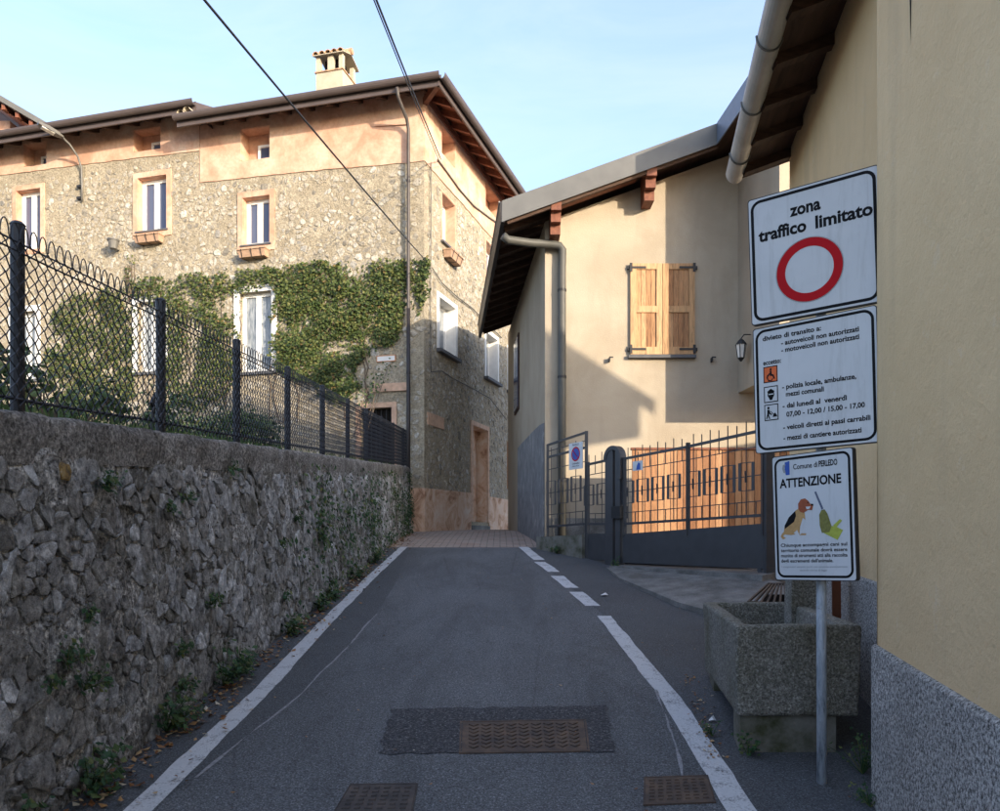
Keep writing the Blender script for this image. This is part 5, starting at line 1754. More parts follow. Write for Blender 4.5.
# ------------------------------------------------------------------ stone trough with spout pillar
def trough():
    root = empty('water_trough', (1.65, 4.9, zr(4.9)))
    tag(root, 'square pebbly concrete water trough beside the ochre house', 'trough')
    zt_ = 1.137; z0_ = .635
    FLx, FRx = 1.285, 1.975
    Yf, Yb = 4.25, 5.85
    kx = .148
    bm = bmesh.new()
    def ringv(ins, z, taper=0):
        return [bm.verts.new((FLx + ins + taper, Yf + ins + taper, z)), bm.verts.new((FRx - ins - taper, Yf + ins + taper, z)),
                bm.verts.new((FRx - ins + kx * (Yb - Yf) - taper, Yb - ins - taper, z)), bm.verts.new((FLx + ins + kx * (Yb - Yf) + taper, Yb - ins - taper, z))]
    a = ringv(0, z0_, .012); b = ringv(0, zt_); c = ringv(.085, zt_); d = ringv(.11, z0_ + .18)
    for r0_, r1_ in ((a, b), (b, c), (c, d)):
        for i_ in range(4): bm.faces.new((r0_[i_], r0_[(i_ + 1) % 4], r1_[(i_ + 1) % 4], r1_[i_]))
    bm.faces.new(a[::-1]); bm.faces.new(d)
    bmesh.ops.recalc_face_normals(bm, faces=bm.faces)
    bmesh.ops.bevel(bm, geom=[e for e in bm.edges], offset=.022, segments=3, profile=.6, affect='EDGES')
    bmesh.ops.subdivide_edges(bm, edges=[e for e in bm.edges if e.calc_length() > .12], cuts=10, use_grid_fill=True)
    bm.normal_update()
    for v in bm.verts:
        nz = mnoise.fractal(v.co * 9, .8, 2, 4) * .0045 + mnoise.noise(v.co * 34) * .0015
        v.co += v.normal * nz
    bmesh.ops.triangulate(bm, faces=[f for f in bm.faces if len(f.verts) > 4])
    me = bpy.data.meshes.new('basin'); 
    off = Vector(root.location)
    for v in bm.verts: v.co -= off
    bm.to_mesh(me); bm.free()
    me.polygons.foreach_set('use_smooth', [True] * len(me.polygons))
    me.materials.append(MATS['pebble_concrete'])
    ob = bpy.data.objects.new('basin', me); COL.objects.link(ob); ob.parent = root
    # supports
    for (y0_, y1_) in ((Yf + .05, Yf + .30), (Yb - .4, Yb - .15)):
        sx = kx * (y0_ - Yf)
        MB().hexa([(FLx + .03 + sx, y0_, .2), (FRx - .13 + sx, y0_, .2), (FRx - .13 + sx + .04, y1_, .2), (FLx + .03 + sx + .04, y1_, .2),
                   (FLx + .03 + sx, y0_, z0_ + .01), (FRx - .13 + sx, y0_, z0_ + .01), (FRx - .13 + sx + .04, y1_, z0_ + .01), (FLx + .03 + sx + .04, y1_, z0_ + .01)]).build('support', 'mossy_concrete', root)
    # standing water low in the basin, and the dark inside
    MB().box(FLx + .30, FRx + .02, Yf + .14, Yb - .16, z0_ + .20, z0_ + .24).build('water', 'glass', root)
    # spout pillar at the far end
    MB().hexa([(2.03, 5.45, .45), (2.27, 5.45, .45), (2.31, 5.72, .45), (2.07, 5.72, .45), (2.05, 5.47, 1.62), (2.25, 5.47, 1.62), (2.29, 5.70, 1.62), (2.09, 5.70, 1.62)]).build('spout_pillar', 'pebble_concrete', root)
    MB().tube([(2.1, 5.5, 1.40), (2.0, 5.3, 1.42), (1.98, 5.25, 1.37)], .014, 8).build('spout', 'iron', root)
trough()
# rust coloured board standing against the wall
bd = MB().hexa([(2.395, 5.60, .5), (2.455, 5.60, .5), (2.465, 5.64, .5), (2.405, 5.64, .5), (2.395, 5.62, 1.42), (2.455, 5.62, 1.42), (2.465, 5.66, 1.42), (2.405, 5.66, 1.42)])
tag(bd.build('board', 'rust_wood'), 'rust-coloured upright board between trough and ochre house', 'board')
# iron grating beside the apron
gt_ = empty('drain_grating', at(768, 598, 7.2))
tag(gt_, 'tilted rusty iron grating behind the trough', 'grating')
A, B, Cc, D = at(748, 602, 6.9), at(800, 606, 6.6), at(790, 584, 7.5), at(768, 584, 7.6)
for i_ in range(9):
    t_ = i_ / 8
    MB().bar(A.lerp(B, t_), D.lerp(Cc, t_), .018, .018).build('bar', 'rusty_iron', gt_)
MB().bar(A, B, .025, .025).build('edge_bar', 'rusty_iron', gt_); MB().bar(D, Cc, .025, .025).build('edge_bar', 'rusty_iron', gt_)
MB().prism([A + V(0, .02, -.1), B + V(0, .02, -.1), Cc + V(0, 0, -.12), D + V(0, 0, -.12)], (0, 0, .02)).build('pit', 'dark_void', gt_)

# ------------------------------------------------------------------ traffic signs on their post
post_root = empty('sign_post', (1.605, 3.89, zr(3.89)))
tag(post_root, 'blue-grey painted steel post with flaking rust carrying three signs', 'post')
MB().tube([(1.605, 3.89, zr(3.89) - .1), (1.602, 3.89, 1.6), (1.600, 3.89, 3.36)], .024, 16).build('pole', 'post_paint', post_root, smooth=True)
MB().tube([(1.600, 3.89, 3.36), (1.600, 3.89, 3.375)], [.026, .018], 16).build('cap', 'sign_grey', post_root)

def rr_ring(w, h, r, n=6):
    pts = []
    for cx_, cy_, a0 in ((w - r, h - r, 0), (-w + r, h - r, 90), (-w + r, -h + r, 180), (w - r, -h + r, 270)):
        for k_ in range(n + 1):
            a_ = R(a0 + 90 * k_ / n); pts.append((cx_ + r * math.cos(a_), cy_ + r * math.sin(a_)))
    return pts
class Sign:
    def __init__(s, name, label, cat, corners, dY, yaw_pair):
        TL, TR, BR, BL = [at(*c) for c in corners]
        s.C = (TL + TR + BR + BL) / 4
        s.u = ((TR - TL) + (BR - BL)).normalized()
        s.w = ((TR - TL).length + (BR - BL).length) / 2
        v = ((TL - BL) + (TR - BR))
        s.v = (v - s.u * v.dot(s.u)).normalized()
        s.h = ((TL - BL).length + (TR - BR).length) / 2
        v2 = (s.v + Vector((0, 0, 1)) * 1.2).normalized()
        u0 = Vector((s.u.x, s.u.y, s.u.z * .45)).normalized()
        s.v = (v2 - u0 * v2.dot(u0)).normalized(); s.u = u0
        s.n = s.u.cross(s.v).normalized()
        if s.n.y > 0: s.n = -s.n
        s.root = empty(name, s.C - s.v * (s.h / 2))
        tag(s.root, label, cat)
        w2, h2 = s.w / 2, s.h / 2
        mb = MB(); ring = rr_ring(w2, h2, .012, 3)
        mb.prism([s.q(x, y, -.012) for x, y in ring], s.n * .012)
        fix_normals(mb.build('plate', 'sign_white', s.root))
        mb = MB(); ring = rr_ring(w2 + .004, h2 + .004, .014, 3); inn = rr_ring(w2 + .0005, h2 + .0005, .012, 3)
        n = len(ring)
        vs = [s.q(x, y, o) for o in (-.030, .0004) for x, y in ring] + [s.q(x, y, o) for o in (-.030, .0004) for x, y in inn]
        fs = []
        for i_ in range(n):
            j = (i_ + 1) % n
            fs += [(i_, j, n + j, n + i_), (n + i_, n + j, 3 * n + j, 3 * n + i_), (2 * n + j, 2 * n + i_, 3 * n + i_, 3 * n + j)]
        fix_normals(mb.add(vs, fs).build('edge_trim', 'sign_trim', s.root))
        mb = MB().bar(s.q(-w2 * .9, h2 * .55, -.025), s.q(w2 * .9, h2 * .55, -.025), .02, .03).bar(s.q(-w2 * .9, -h2 * .55, -.025), s.q(w2 * .9, -h2 * .55, -.025), .02, .03)
        mb.build('bracket', 'aluminium', s.root)
    def q(s, x, y, o=0.0): return s.C + s.u * x + s.v * y + s.n * o
    def fq(s, fx, fy, o=0.001): return s.q((fx - .5) * s.w, (.5 - fy) * s.h, o)
    def border(s, m, t, r, mat='sign_black', o=.0008):
        a = rr_ring(s.w / 2 - m, s.h / 2 - m, r); b = rr_ring(s.w / 2 - m - t, s.h / 2 - m - t, r - t)
        n = len(a)
        MB().add([s.q(x, y, o) for x, y in a] + [s.q(x, y, o) for x, y in b], [(i_, (i_ + 1) % n, n + (i_ + 1) % n, n + i_) for i_ in range(n)]).build('border', mat, s.root)
    def text(s, txt, fx0, fx1, fy, h, mat='sign_black', bold=.012):
        return lettering(txt, lambda x, y, o: s.q(x, y, o), (fx0 - .5) * s.w, (fx1 - .5) * s.w, (.5 - fy) * s.h, h, .001, s.root, mat, bold)
    def poly(s, pts, mat, name, parent=None, o=.001):
        mb = MB().add([s.q((x - .5) * s.w, (.5 - y) * s.h, o) for x, y in pts], [tuple(range(len(pts)))])
        return mb.build(name, mat, parent or s.root)
    def ring(s, fx, fy, r0, r1, mat, name, o=.001, n=56, parent=None):
        c_ = ((fx - .5) * s.w, (.5 - fy) * s.h)
        vs = [s.q(c_[0] + math.cos(2 * math.pi * k_ / n) * rr, c_[1] + math.sin(2 * math.pi * k_ / n) * rr, o) for rr in (r0, r1) for k_ in range(n)]
        return MB().add(vs, [(k_, (k_ + 1) % n, n + (k_ + 1) % n, n + k_) for k_ in range(n)]).build(name, mat, parent or s.root)
    def clamp(s):
        pass
YL, YRr = 4.03, 3.68
s1 = Sign('traffic_sign', 'white restricted-traffic sign with big red ring, uppermost on the post', 'sign',
          [(749, 203.5, YL), (880.5, 162, YRr), (879.5, 298.5, YRr), (752, 327.5, YL)], 0, 0)
s1.border(.010, .015, .05)
s1.text('zona', .335, .575, .21, .060, bold=.034)
s1.text('traffico', .075, .46, .35, .060, bold=.034)
s1.text('limitato', .53, .955, .35, .060, bold=.034)
s1.ring(.47, .655, .115, .157, 'sign_red', 'red_ring')
s1.ring(.47, .655, .158, .161, 'sign_grey', 'ring_outline')
s2 = Sign('traffic_sign', 'white text sign with orange wheelchair square, middle of the post', 'sign',
          [(754, 332.5, YL + .01), (877, 302.5, YRr - .02), (878, 440.5, YRr - .02), (756, 454, YL + .01)], 0, 0)
s2.border(.009, .013, .05)
hx = .024
s2.text('divieto di transito a:', .08, .575, .105, hx, bold=.028)
s2.text('- autoveicoli non autorizzati', .24, .87, .165, hx, bold=.028)
s2.text('- motoveicoli non autorizzati', .24, .87, .222, hx, bold=.028)
s2.text('eccetto:', .08, .235, .30, hx, bold=.028)
s2.text('- polizia locale, ambulanze,', .24, .84, .515, hx, bold=.028)
s2.text('mezzi comunali', .27, .585, .575, hx, bold=.028)
s2.text('- dal luned\u00ec al  venerd\u00ec', .24, .765, .665, hx, bold=.028)
s2.text('07,00 - 12,00 / 15,00 - 17,00', .27, .90, .735, hx, bold=.028)
s2.text('- veicoli diretti ai passi carrabili', .24, .94, .835, hx, bold=.028)
s2.text('- mezzi di cantiere autorizzati', .24, .87, .92, hx, bold=.028)
def icon(fy0, fy1, mat):
    x0_, x1_ = .08, .203
    s2.poly([(x0_, fy0), (x1_, fy0), (x1_, fy1), (x0_, fy1)], 'sign_black', 'icon_outline', o=.0006)
    e = .008
    return s2.poly([(x0_ + e, fy0 + e), (x1_ - e, fy0 + e), (x1_ - e, fy1 - e), (x0_ + e, fy1 - e)], mat, 'icon_field', o=.0009), (x0_, x1_, fy0, fy1)
def ipoly(b, pts, parent, mat='sign_black', nm='pictogram', o=.0013):
    x0_, x1_, y0_, y1_ = b
    return s2.poly([(x0_ + (x1_ - x0_) * x, y0_ + (y1_ - y0_) * y) for x, y in pts], mat, nm, parent, o)
def idisc(b, x, y, r, parent, mat='sign_black', r0=0.0, o=.0013):
    pts = [(x + r * math.cos(2 * math.pi * k_ / 16), y + r * math.sin(2 * math.pi * k_ / 16)) for k_ in range(16)]
    return ipoly(b, pts, parent, mat, 'pictogram', o)
ic, b_ = icon(.315, .445, 'sign_orange')
idisc(b_, .52, .2, .075, ic)
ipoly(b_, [(.45, .28), (.58, .28), (.60, .5), (.72, .54), (.82, .8), (.74, .83), (.64, .63), (.46, .60)], ic)
ipoly(b_, [(.42, .42), (.47, .48), (.32, .66), (.36, .84), (.56, .86), (.64, .74), (.68, .78), (.6, .92), (.34, .92), (.22, .7), (.26, .54)], ic)
ic, b_ = icon(.475, .605, 'sign_white')
idisc(b_, .5, .52, .24, ic)
ipoly(b_, [(.24, .32), (.5, .16), (.76, .32), (.72, .42), (.28, .42)], ic)
ipoly(b_, [(.33, .47), (.67, .47), (.67, .53), (.33, .53)], ic, 'sign_white', 'pictogram', .0016)
ipoly(b_, [(.34, .70), (.66, .70), (.58, .86), (.42, .86)], ic)
ic, b_ = icon(.62, .75, 'sign_white')
idisc(b_, .30, .22, .085, ic)
ipoly(b_, [(.22, .32), (.38, .34), (.42, .52), (.56, .62), (.52, .68), (.34, .58), (.34, .7), (.42, .9), (.33, .9), (.27, .72), (.19, .9), (.11, .9), (.2, .6)], ic)
ipoly(b_, [(.42, .44), (.46, .42), (.78, .70), (.74, .74)], ic)
ipoly(b_, [(.58, .8), (.66, .62), (.76, .54), (.88, .68), (.92, .8)], ic)
s3 = Sign('traffic_sign', 'white dog-fouling notice with dog and broom, lowest on the post', 'sign',
          [(773, 459.5, 4.0), (852.5, 445.5, 3.66), (855.5, 579, 3.66), (775.5, 580.5, 4.0)], 0, 0)
s3.border(.010, .012, .04)
s3.text('Comune di', .275, .585, .115, .026, bold=.012)
s3.text('PERLEDO', .60, .825, .115, .028, bold=.028)
s3.text('ATTENZIONE', .09, .865, .255, .044, bold=.03)
tl = ['Chiunque accompagni cani sul', 'territorio comunale dovr\u00e0 essere', 'munito di strumenti atti alla raccolta', "degli escrementi dell'animale."]
for i_, t_ in enumerate(tl): s3.text(t_, .08, .91 if i_ < 3 else .74, .735 + .042 * i_, .0165, bold=.02)
s3.text('I trasgressori saranno puniti con sanzione amministrativa', .085, .905, .903, .0095, bold=.0, mat='sign_grey')
s3.text('secondo norma di legge', .32, .66, .930, .0095, bold=.0, mat='sign_grey')
def c3(pts):                             # outline points read off an enlargement of the notice
    out = []
    for cx_, cy_ in pts:
        t_ = 95 - (cx_ - 45) * .168; b2 = 790 - (cx_ - 45) * .033
        out.append(((cx_ - 48) / (447 + (cy_ - 95) * .03), (cy_ - t_) / (b2 - t_)))
    return out
s3.poly(c3([(122, 118), (150, 108), (150, 186), (128, 190), (122, 170)]), 'sign_blue', 'crest')
s3.poly(c3([(112, 132), (128, 128), (120, 150), (128, 178), (114, 178), (106, 155)]), 'sign_grey', 'crest_wreath', o=.0014)
dog = s3.poly(c3([(178, 392), (205, 372), (232, 392), (236, 440), (222, 470), (212, 520), (240, 518), (238, 528), (200, 530), (186, 500), (165, 520), (178, 526), (150, 532), (112, 530), (100, 540), (118, 550), (100, 560), (86, 545), (92, 530), (106, 515), (112, 480), (140, 430)]), 'dog_tan', 'dog_body')
s3.poly(c3([(112, 480), (140, 430), (178, 392), (182, 420), (170, 455), (140, 478), (112, 500)]), 'sign_black', 'saddle', dog, .0014)
s3.poly(c3([(222, 430), (236, 440), (224, 472), (216, 518), (200, 528), (206, 480)]), 'sign_white', 'chest', dog, .0014)
s3.poly(c3([(196, 350), (212, 325), (236, 318), (254, 330), (268, 350), (284, 352), (280, 366), (276, 384), (256, 382), (240, 392), (226, 402), (206, 396), (196, 378)]), 'dog_brown', 'head', dog, .0016)
s3.poly(c3([(270, 347), (284, 348), (283, 358), (272, 358)]), 'sign_black', 'nose', dog, .002)
s3.poly(c3([(250, 338), (256, 338), (256, 345), (250, 345)]), 'sign_black', 'eye', dog, .002)
s3.poly(c3([(240, 366), (268, 362), (262, 376), (246, 380)]), 'sign_white', 'muzzle', dog, .0019)
br = s3.poly(c3([(290, 280), (300, 275), (340, 372), (330, 380)]), 'broom_handle', 'broom_handle')
s3.poly(c3([(328, 382), (346, 376), (362, 400), (384, 470), (372, 505), (330, 512), (318, 470), (316, 408)]), 'broom_olive', 'broom_head', br, .0013)
pn = s3.poly(c3([(340, 512), (384, 470), (404, 470), (446, 490), (416, 548)]), 'pan_green', 'dustpan', None, .0011)
s3.poly(c3([(392, 466), (430, 428), (442, 436), (410, 476)]), 'pan_green', 'pan_handle', pn, .0015)
# clamps on the pole
for z_ in (3.20, 2.82, 2.55, 2.20, 1.92, 1.52):
    MB().tube([(1.602, 3.89, z_ - .02), (1.602, 3.89, z_ + .02)], .031, 12).build('clamp', 'aluminium', post_root)

# ------------------------------------------------------------------ cables
def cable(p, q, sag, r, label, mat='cable', n=24, mids=None):
    pts = []
    for i_ in range(n + 1):
        t_ = i_ / n
        v = p.lerp(q, t_); v.z -= sag * 4 * t_ * (1 - t_)
        pts.append(v)
    return tag(MB().tube(pts, r, 6).build('cable', mat, smooth=True), label, 'cable')
e1 = FR.P(.12, zb(428, 262), .06)
cb1 = at(150, -80, 5.0); cb2 = at(352, -70, 7.0)
cable(cb1 + (cb1 - e1) * .6, e1, .10, .011, 'straight black overhead cable ending at the ivy corner of the house')
e2 = FR.P(FR.u(437), FR.uz(437, 160)[1], .10)
cable(cb2 + (cb2 - e2) * .8, e2, .08, .013, 'twisted black overhead cable anchored under the house eaves')
cable(cb2 + (cb2 - e2) * .8 + V(.02, 0, 0), e2 + V(0, 0, -.12), .11, .008, 'thin black cable wound along the twisted overhead cable')
def wall_cable(fc, pxs, label, r=.014, o=.05):
    pts = []
    for px, py in pxs:
        u_, z_ = fc.uz(px, py); pts.append(fc.P(u_, z_, o))
    fine = []
    for a_, b_ in zip(pts, pts[1:]):
        for k_ in range(5): fine.append(a_.lerp(b_, k_ / 5))
    fine.append(pts[-1])
    tag(MB().tube(fine, r, 6).build('cable', 'wall_cable', smooth=True), label, 'cable')
wall_cable(FR, [(436, 160), (445, 172), (458, 190), (472, 206), (488, 218), (500, 226)], 'slack grey cable sagging under the attic openings', .022)
wall_cable(FR, [(430, 268), (440, 283), (455, 297), (470, 308), (484, 322), (500, 338)], 'dark cable clipped above the white-framed windows', .015)
wall_cable(FR, [(429, 372), (440, 371), (450, 378), (470, 388), (488, 398), (505, 420)], 'dark cable clipped below the white-framed windows', .013)
wall_cable(FR, [(429, 163), (429, 240), (428.5, 300), (429, 372)], 'thin cable running straight down the house corner', .012)

# street lamp on the wall
lamp = empty('street_lamp', FL.P(FL.u(81), zb(81, 200), .0))
tag(lamp, 'grey wall-mounted street lamp on a curved arm', 'street lamp')
ub = FL.u(81)
z0_ = zb(81, 201)
def lp_(px, py, o):
    u_, z_ = FL.uz(px, py, o); return FL.P(u_, z_, o)
arm = [lp_(82, 201, .06), lp_(82, 185, .06), lp_(81.5, 168, .08), lp_(78, 157, .18), lp_(70, 145, .38), lp_(63, 138, .52), lp_(60, 135.5, .6)]
MB().tube(arm, .026, 10).build('arm', 'lamp_grey', lamp, smooth=True)
for zz in (z0_ + .05, z0_ + .35): MB().fbox(FL, ub - .06, ub + .06, .0, .09, zz - .03, zz + .03).build('wall_clamp', 'iron', lamp)
h0, h1 = lp_(63.5, 137.5, .52), lp_(38, 123.5, 1.0)
dv = (h1 - h0); sd = dv.cross(V(0, 0, 1)).normalized()
mb = MB(); vs = []
for t_, w_, hh in ((0, .05, .05), (.25, .10, .09), (.6, .12, .10), (1.0, .08, .05)):
    c_ = h0 + dv * t_
    vs += [c_ - sd * w_ - V(0, 0, hh * .5), c_ + sd * w_ - V(0, 0, hh * .5), c_ + sd * w_ * .7 + V(0, 0, hh * .6), c_ - sd * w_ * .7 + V(0, 0, hh * .6)]
fs = [(0, 1, 2, 3), (15, 14, 13, 12)]
for k_ in range(3):
    for i_ in range(4): fs.append((k_ * 4 + i_, k_ * 4 + (i_ + 1) % 4, k_ * 4 + 4 + (i_ + 1) % 4, k_ * 4 + 4 + i_))
hd = fix_normals(mb.add(vs, fs).build('lamp_head', 'lamp_grey', lamp))
c_ = h0 + dv * .62 - V(0, 0, .062)
MB().hexa([c_ - sd * .08 - dv * .25, c_ + sd * .08 - dv * .25, c_ + sd * .08 + dv * .25, c_ - sd * .08 + dv * .25, c_ - sd * .08 - dv * .25 + V(0, 0, .02), c_ + sd * .08 - dv * .25 + V(0, 0, .02), c_ + sd * .08 + dv * .25 + V(0, 0, .02), c_ - sd * .08 + dv * .25 + V(0, 0, .02)]).build('lens', 'lantern_glass', hd)
# flower pot on a bracket under the neighbour's window
u_, z_ = FL.uz(119, 247)
fp = tag(MB().tube([FL.P(u_, z_ - .12, .2), FL.P(u_, z_ + .08, .2), FL.P(u_, z_ + .08, .2), FL.P(u_, z_ + .12, .2)], [.09, .13, .15, .15], 12).build('flower_pot', 'lamp_grey'), 'grey flower pot fixed to the stone wall beside a window', 'flower pot')
MB().bar(FL.P(u_, z_ - .10, -.02), FL.P(u_, z_ - .10, .22), .03, .02).build('bracket', 'iron', fp)

# ------------------------------------------------------------------ plants
def leaf_quad(mb, p, n, up, L, W, r):
    n = n.normalized()
    t = (up - n * up.dot(n))
    if t.length < 1e-3: t = Vector((1, 0, 0))
    t.normalize()
    a_ = r.uniform(0, 2 * math.pi)
    b = n.cross(t)
    d = t * math.cos(a_) + b * math.sin(a_); e = n.cross(d)
    c_ = n * (L * .12)
    mb.add([p - d * L * .5, p - d * L * .1 + e * W * .5 - c_, p + d * L * .5 - c_ * .5, p - d * L * .1 - e * W * .5 - c_], [(0, 1, 2, 3)])
def in_poly(x, y, poly):
    c_ = False; n = len(poly); j = n - 1
    for i_ in range(n):
        xi, yi = poly[i_]; xj, yj = poly[j]
        if (yi > y) != (yj > y) and x < (xj - xi) * (y - yi) / (yj - yi) + xi: c_ = not c_
        j = i_
    return c_
def ivy(fc, poly_px, n, seed, label, depth=.22, size=(.055, .11), extra=None):
    r = random.Random(seed)
    poly = [fc.uz(*q) for q in poly_px]
    us = [p[0] for p in poly]; zs = [p[1] for p in poly]
    root = empty('ivy', fc.P(sum(us) / len(us), min(zs), .02))
    tag(root, label, 'ivy')
    mb = MB(); cnt = 0
    while cnt < n:
        u_, z_ = r.uniform(min(us), max(us)), r.uniform(min(zs), max(zs))
        w1 = .28 * mnoise.noise((u_ * 2.6, z_ * 2.6, seed)); w2 = .30 * mnoise.noise((u_ * 2.1, z_ * 2.1, seed + 5))
        if not in_poly(u_ + w1 + r.gauss(0, .05), z_ + w2 + r.gauss(0, .05), poly): continue
        cl = mnoise.noise((u_ * 1.7, z_ * 1.7, seed + 2))
        if r.random() > .80 + cl * 1.3: 
            cnt += 0.35; continue
        o = .03 + depth * max(.05, (.5 + cl)) * r.random()
        nn = fc.n + Vector((r.uniform(-.8, .8), r.uniform(-.5, .5), r.uniform(-.3, .9)))
        L = r.uniform(*size)
        leaf_quad(mb, fc.P(u_, z_, o), nn, Vector((0, 0, 1)), L, L * r.uniform(.75, 1.0), r)
        cnt += 1
    tag(mb.build('leaves', 'ivy_leaf', root), kind='stuff')
    for k_ in range(7):
        u_ = r.uniform(min(us) + .2, max(us) - .2); pts = []
        z_ = min(zs) - .3
        while z_ < max(zs) - .2:
            pts.append(fc.P(u_, z_, .02)); z_ += .3; u_ += r.uniform(-.1, .1)
        if len(pts) > 2: MB().tube(pts, [.018 - .012 * i_ / len(pts) for i_ in range(len(pts))], 5).build('stem', 'twig', root)
    return root
ivy(FL, [(274, 290), (262, 270), (300, 264), (350, 267), (400, 262), (427, 263), (431, 300), (418, 318), (404, 310), (396, 345), (372, 352), (356, 374), (353, 402), (338, 408), (318, 388), (300, 374), (274, 364)], 13000, 3,
    'dense olive ivy hanging over the corner house down to its door', .17, (.035, .095))
ivy(FL, [(126, 290), (150, 278), (200, 276), (245, 273), (268, 271), (272, 286), (240, 291), (236, 375), (228, 400), (180, 410), (168, 405), (166, 303), (138, 299), (135, 400), (60, 420), (46, 360), (62, 300)], 12000, 4,
    'sparser ivy spreading round the two white-framed lower windows', .15, (.035, .09))
ivy(FL, [(122, 290), (128, 262), (132, 250), (134, 262), (140, 285)], 70, 8, 'thin ivy shoot climbing towards the grey flower pot', .08, (.04, .08))

# garden level behind the wall
gd = MB()
yy = [-2.6 + .8 * i_ for i_ in range(30)]
for y in yy:
    z_ = wtop(min(y, 21)) - .03
    for x in (-2.40, -14, -40): gd.v.append((x, y, z_ + (0 if x > -3 else .15)))
for i_ in range(len(yy) - 1):
    for k_ in range(2): gd.f.append((i_ * 3 + k_ + 1, i_ * 3 + k_, (i_ + 1) * 3 + k_, (i_ + 1) * 3 + k_ + 1))
tag(gd.build('garden_ground', 'earth', base=(0, 0, 0)), kind='structure')
gr = random.Random(21)
mb = MB()
for _ in range(9000):
    y = 2.6 + 15 * gr.random() ** 1.3; x = -2.42 - 2.6 * gr.random() ** 1.2
    if mnoise.noise((x * 1.1, y * 1.1, 4)) < -.25: continue
    z_ = wtop(y) - .02; h_ = gr.uniform(.05, .20); w_ = gr.uniform(.006, .014)
    a_ = gr.uniform(0, 6.28); dx, dy = math.cos(a_), math.sin(a_); l_ = gr.uniform(-.06, .06)
    mb.add([(x - dx * w_, y - dy * w_, z_), (x + dx * w_, y + dy * w_, z_), (x + l_, y + l_ * .6, z_ + h_)], [(0, 1, 2)])
tag(mb.build('grass', 'grass_blade'), 'rough green grass on the terrace behind the mesh fence', 'grass', kind='stuff')
def shrub(c, rx, ry, rz, n, seed, label, size=(.04, .09), mat='shrub_leaf', branches=10):
    r = random.Random(seed)
    root = empty('shrub', c); tag(root, label, 'shrub')
    c = Vector(c)
    mb = MB()
    lobes = [(Vector((r.uniform(-.6, .6) * rx, r.uniform(-.6, .6) * ry, r.uniform(.3, .95) * rz)), r.uniform(.25, .5)) for _ in range(9)]
    for _ in range(n):
        lb, s_ = r.choice(lobes)
        v = Vector((r.gauss(0, 1), r.gauss(0, 1), r.gauss(0, 1))).normalized() * (r.random() ** .5)
        p = c + lb + Vector((v.x * rx * s_, v.y * ry * s_, v.z * rz * s_))
        if p.z < c.z: continue
        L = r.uniform(*size)
        leaf_quad(mb, p, v + Vector((r.uniform(-.5, .5), r.uniform(-.5, .5), r.uniform(0, .8))), Vector((0, 0, 1)), L, L * .6, r)
    tag(mb.build('foliage', mat, root), kind='stuff')
    for k_ in range(branches):
        lb, s_ = lobes[k_ % len(lobes)]
        tip = c + lb * r.uniform(.8, 1.25)
        m_ = c.lerp(tip, .5) + Vector((r.uniform(-.1, .1), r.uniform(-.1, .1), 0))
        MB().tube([c + Vector((0, 0, -.05)), m_, tip], [.014, .009, .004], 5).build('stem', 'twig', root)
shrub((-3.0, 5.3, wtop(5.3)), .45, .5, .55, 420, 31, 'dark broad-leaved shrub tangled behind the first fence bay', (.05, .10), branches=14)
shrub((-3.6, 7.6, wtop(7.6)), .8, .8, .5, 1300, 32, 'round green shrub behind the second fence bay')
shrub((-3.3, 9.6, wtop(9.6)), .8, 1.0, .5, 1500, 33, 'low dense green shrub behind the third fence bay')
shrub((-4.6, 12.5, wtop(12.5)), 1.2, 1.2, .7, 1500, 34, 'wide dark shrub below the ivy-covered wall')
shrub((-6.6, 10.5, wtop(10.5)), 1.2, 1.2, .7, 1500, 35, 'tall dark shrub below the white-framed lower window')
# bare rose stems near the door
rs = empty('rose_bush', (-2.9, 16.4, wtop(16.4)))
tag(rs, 'nearly bare rose stems climbing beside the terracotta-framed door', 'rose')
rr_ = random.Random(3)
lm = MB()
for k_ in range(5):
    a_ = FL.P(FL.u(366) + rr_.uniform(-.25, .15), 4.0, .35); t_ = FL.P(FL.u(392 - k_ * 6), zb(385, 366 + 5 * k_), .18)
    pts = [a_, a_.lerp(t_, .4) + V(rr_.uniform(-.08, .08), 0, .05), t_]
    MB().tube(pts, [.013, .009, .004], 5).build('stem', 'twig', rs)
    for _ in range(16):
        p = a_.lerp(t_, rr_.uniform(.5, 1.05)) + V(rr_.gauss(0, .09), rr_.gauss(0, .06), rr_.gauss(0, .07))
        leaf_quad(lm, p, V(rr_.uniform(-1, 1), -1, rr_.uniform(-.5, 1)), V(0, 0, 1), .07, .05, rr_)
tag(lm.build('leaves', 'shrub_leaf', rs), kind='stuff')
# dark post with tilted head in the garden
gp_ = empty('garden_post', (-2.5, 5.55, wtop(5.55)))
tag(gp_, 'short dark metal post with tilted head behind the mesh fence', 'post')
b0 = V(-2.5, 5.60, wtop(5.6))
MB().tube([b0 - V(0, 0, .05), b0 + V(.0, .02, .22)], .012, 6).build('stake', 'iron', gp_)
MB().bar(b0 + V(0, .02, .22), b0 + V(0, .10, .31), .02, .10).build('head', 'iron', gp_)

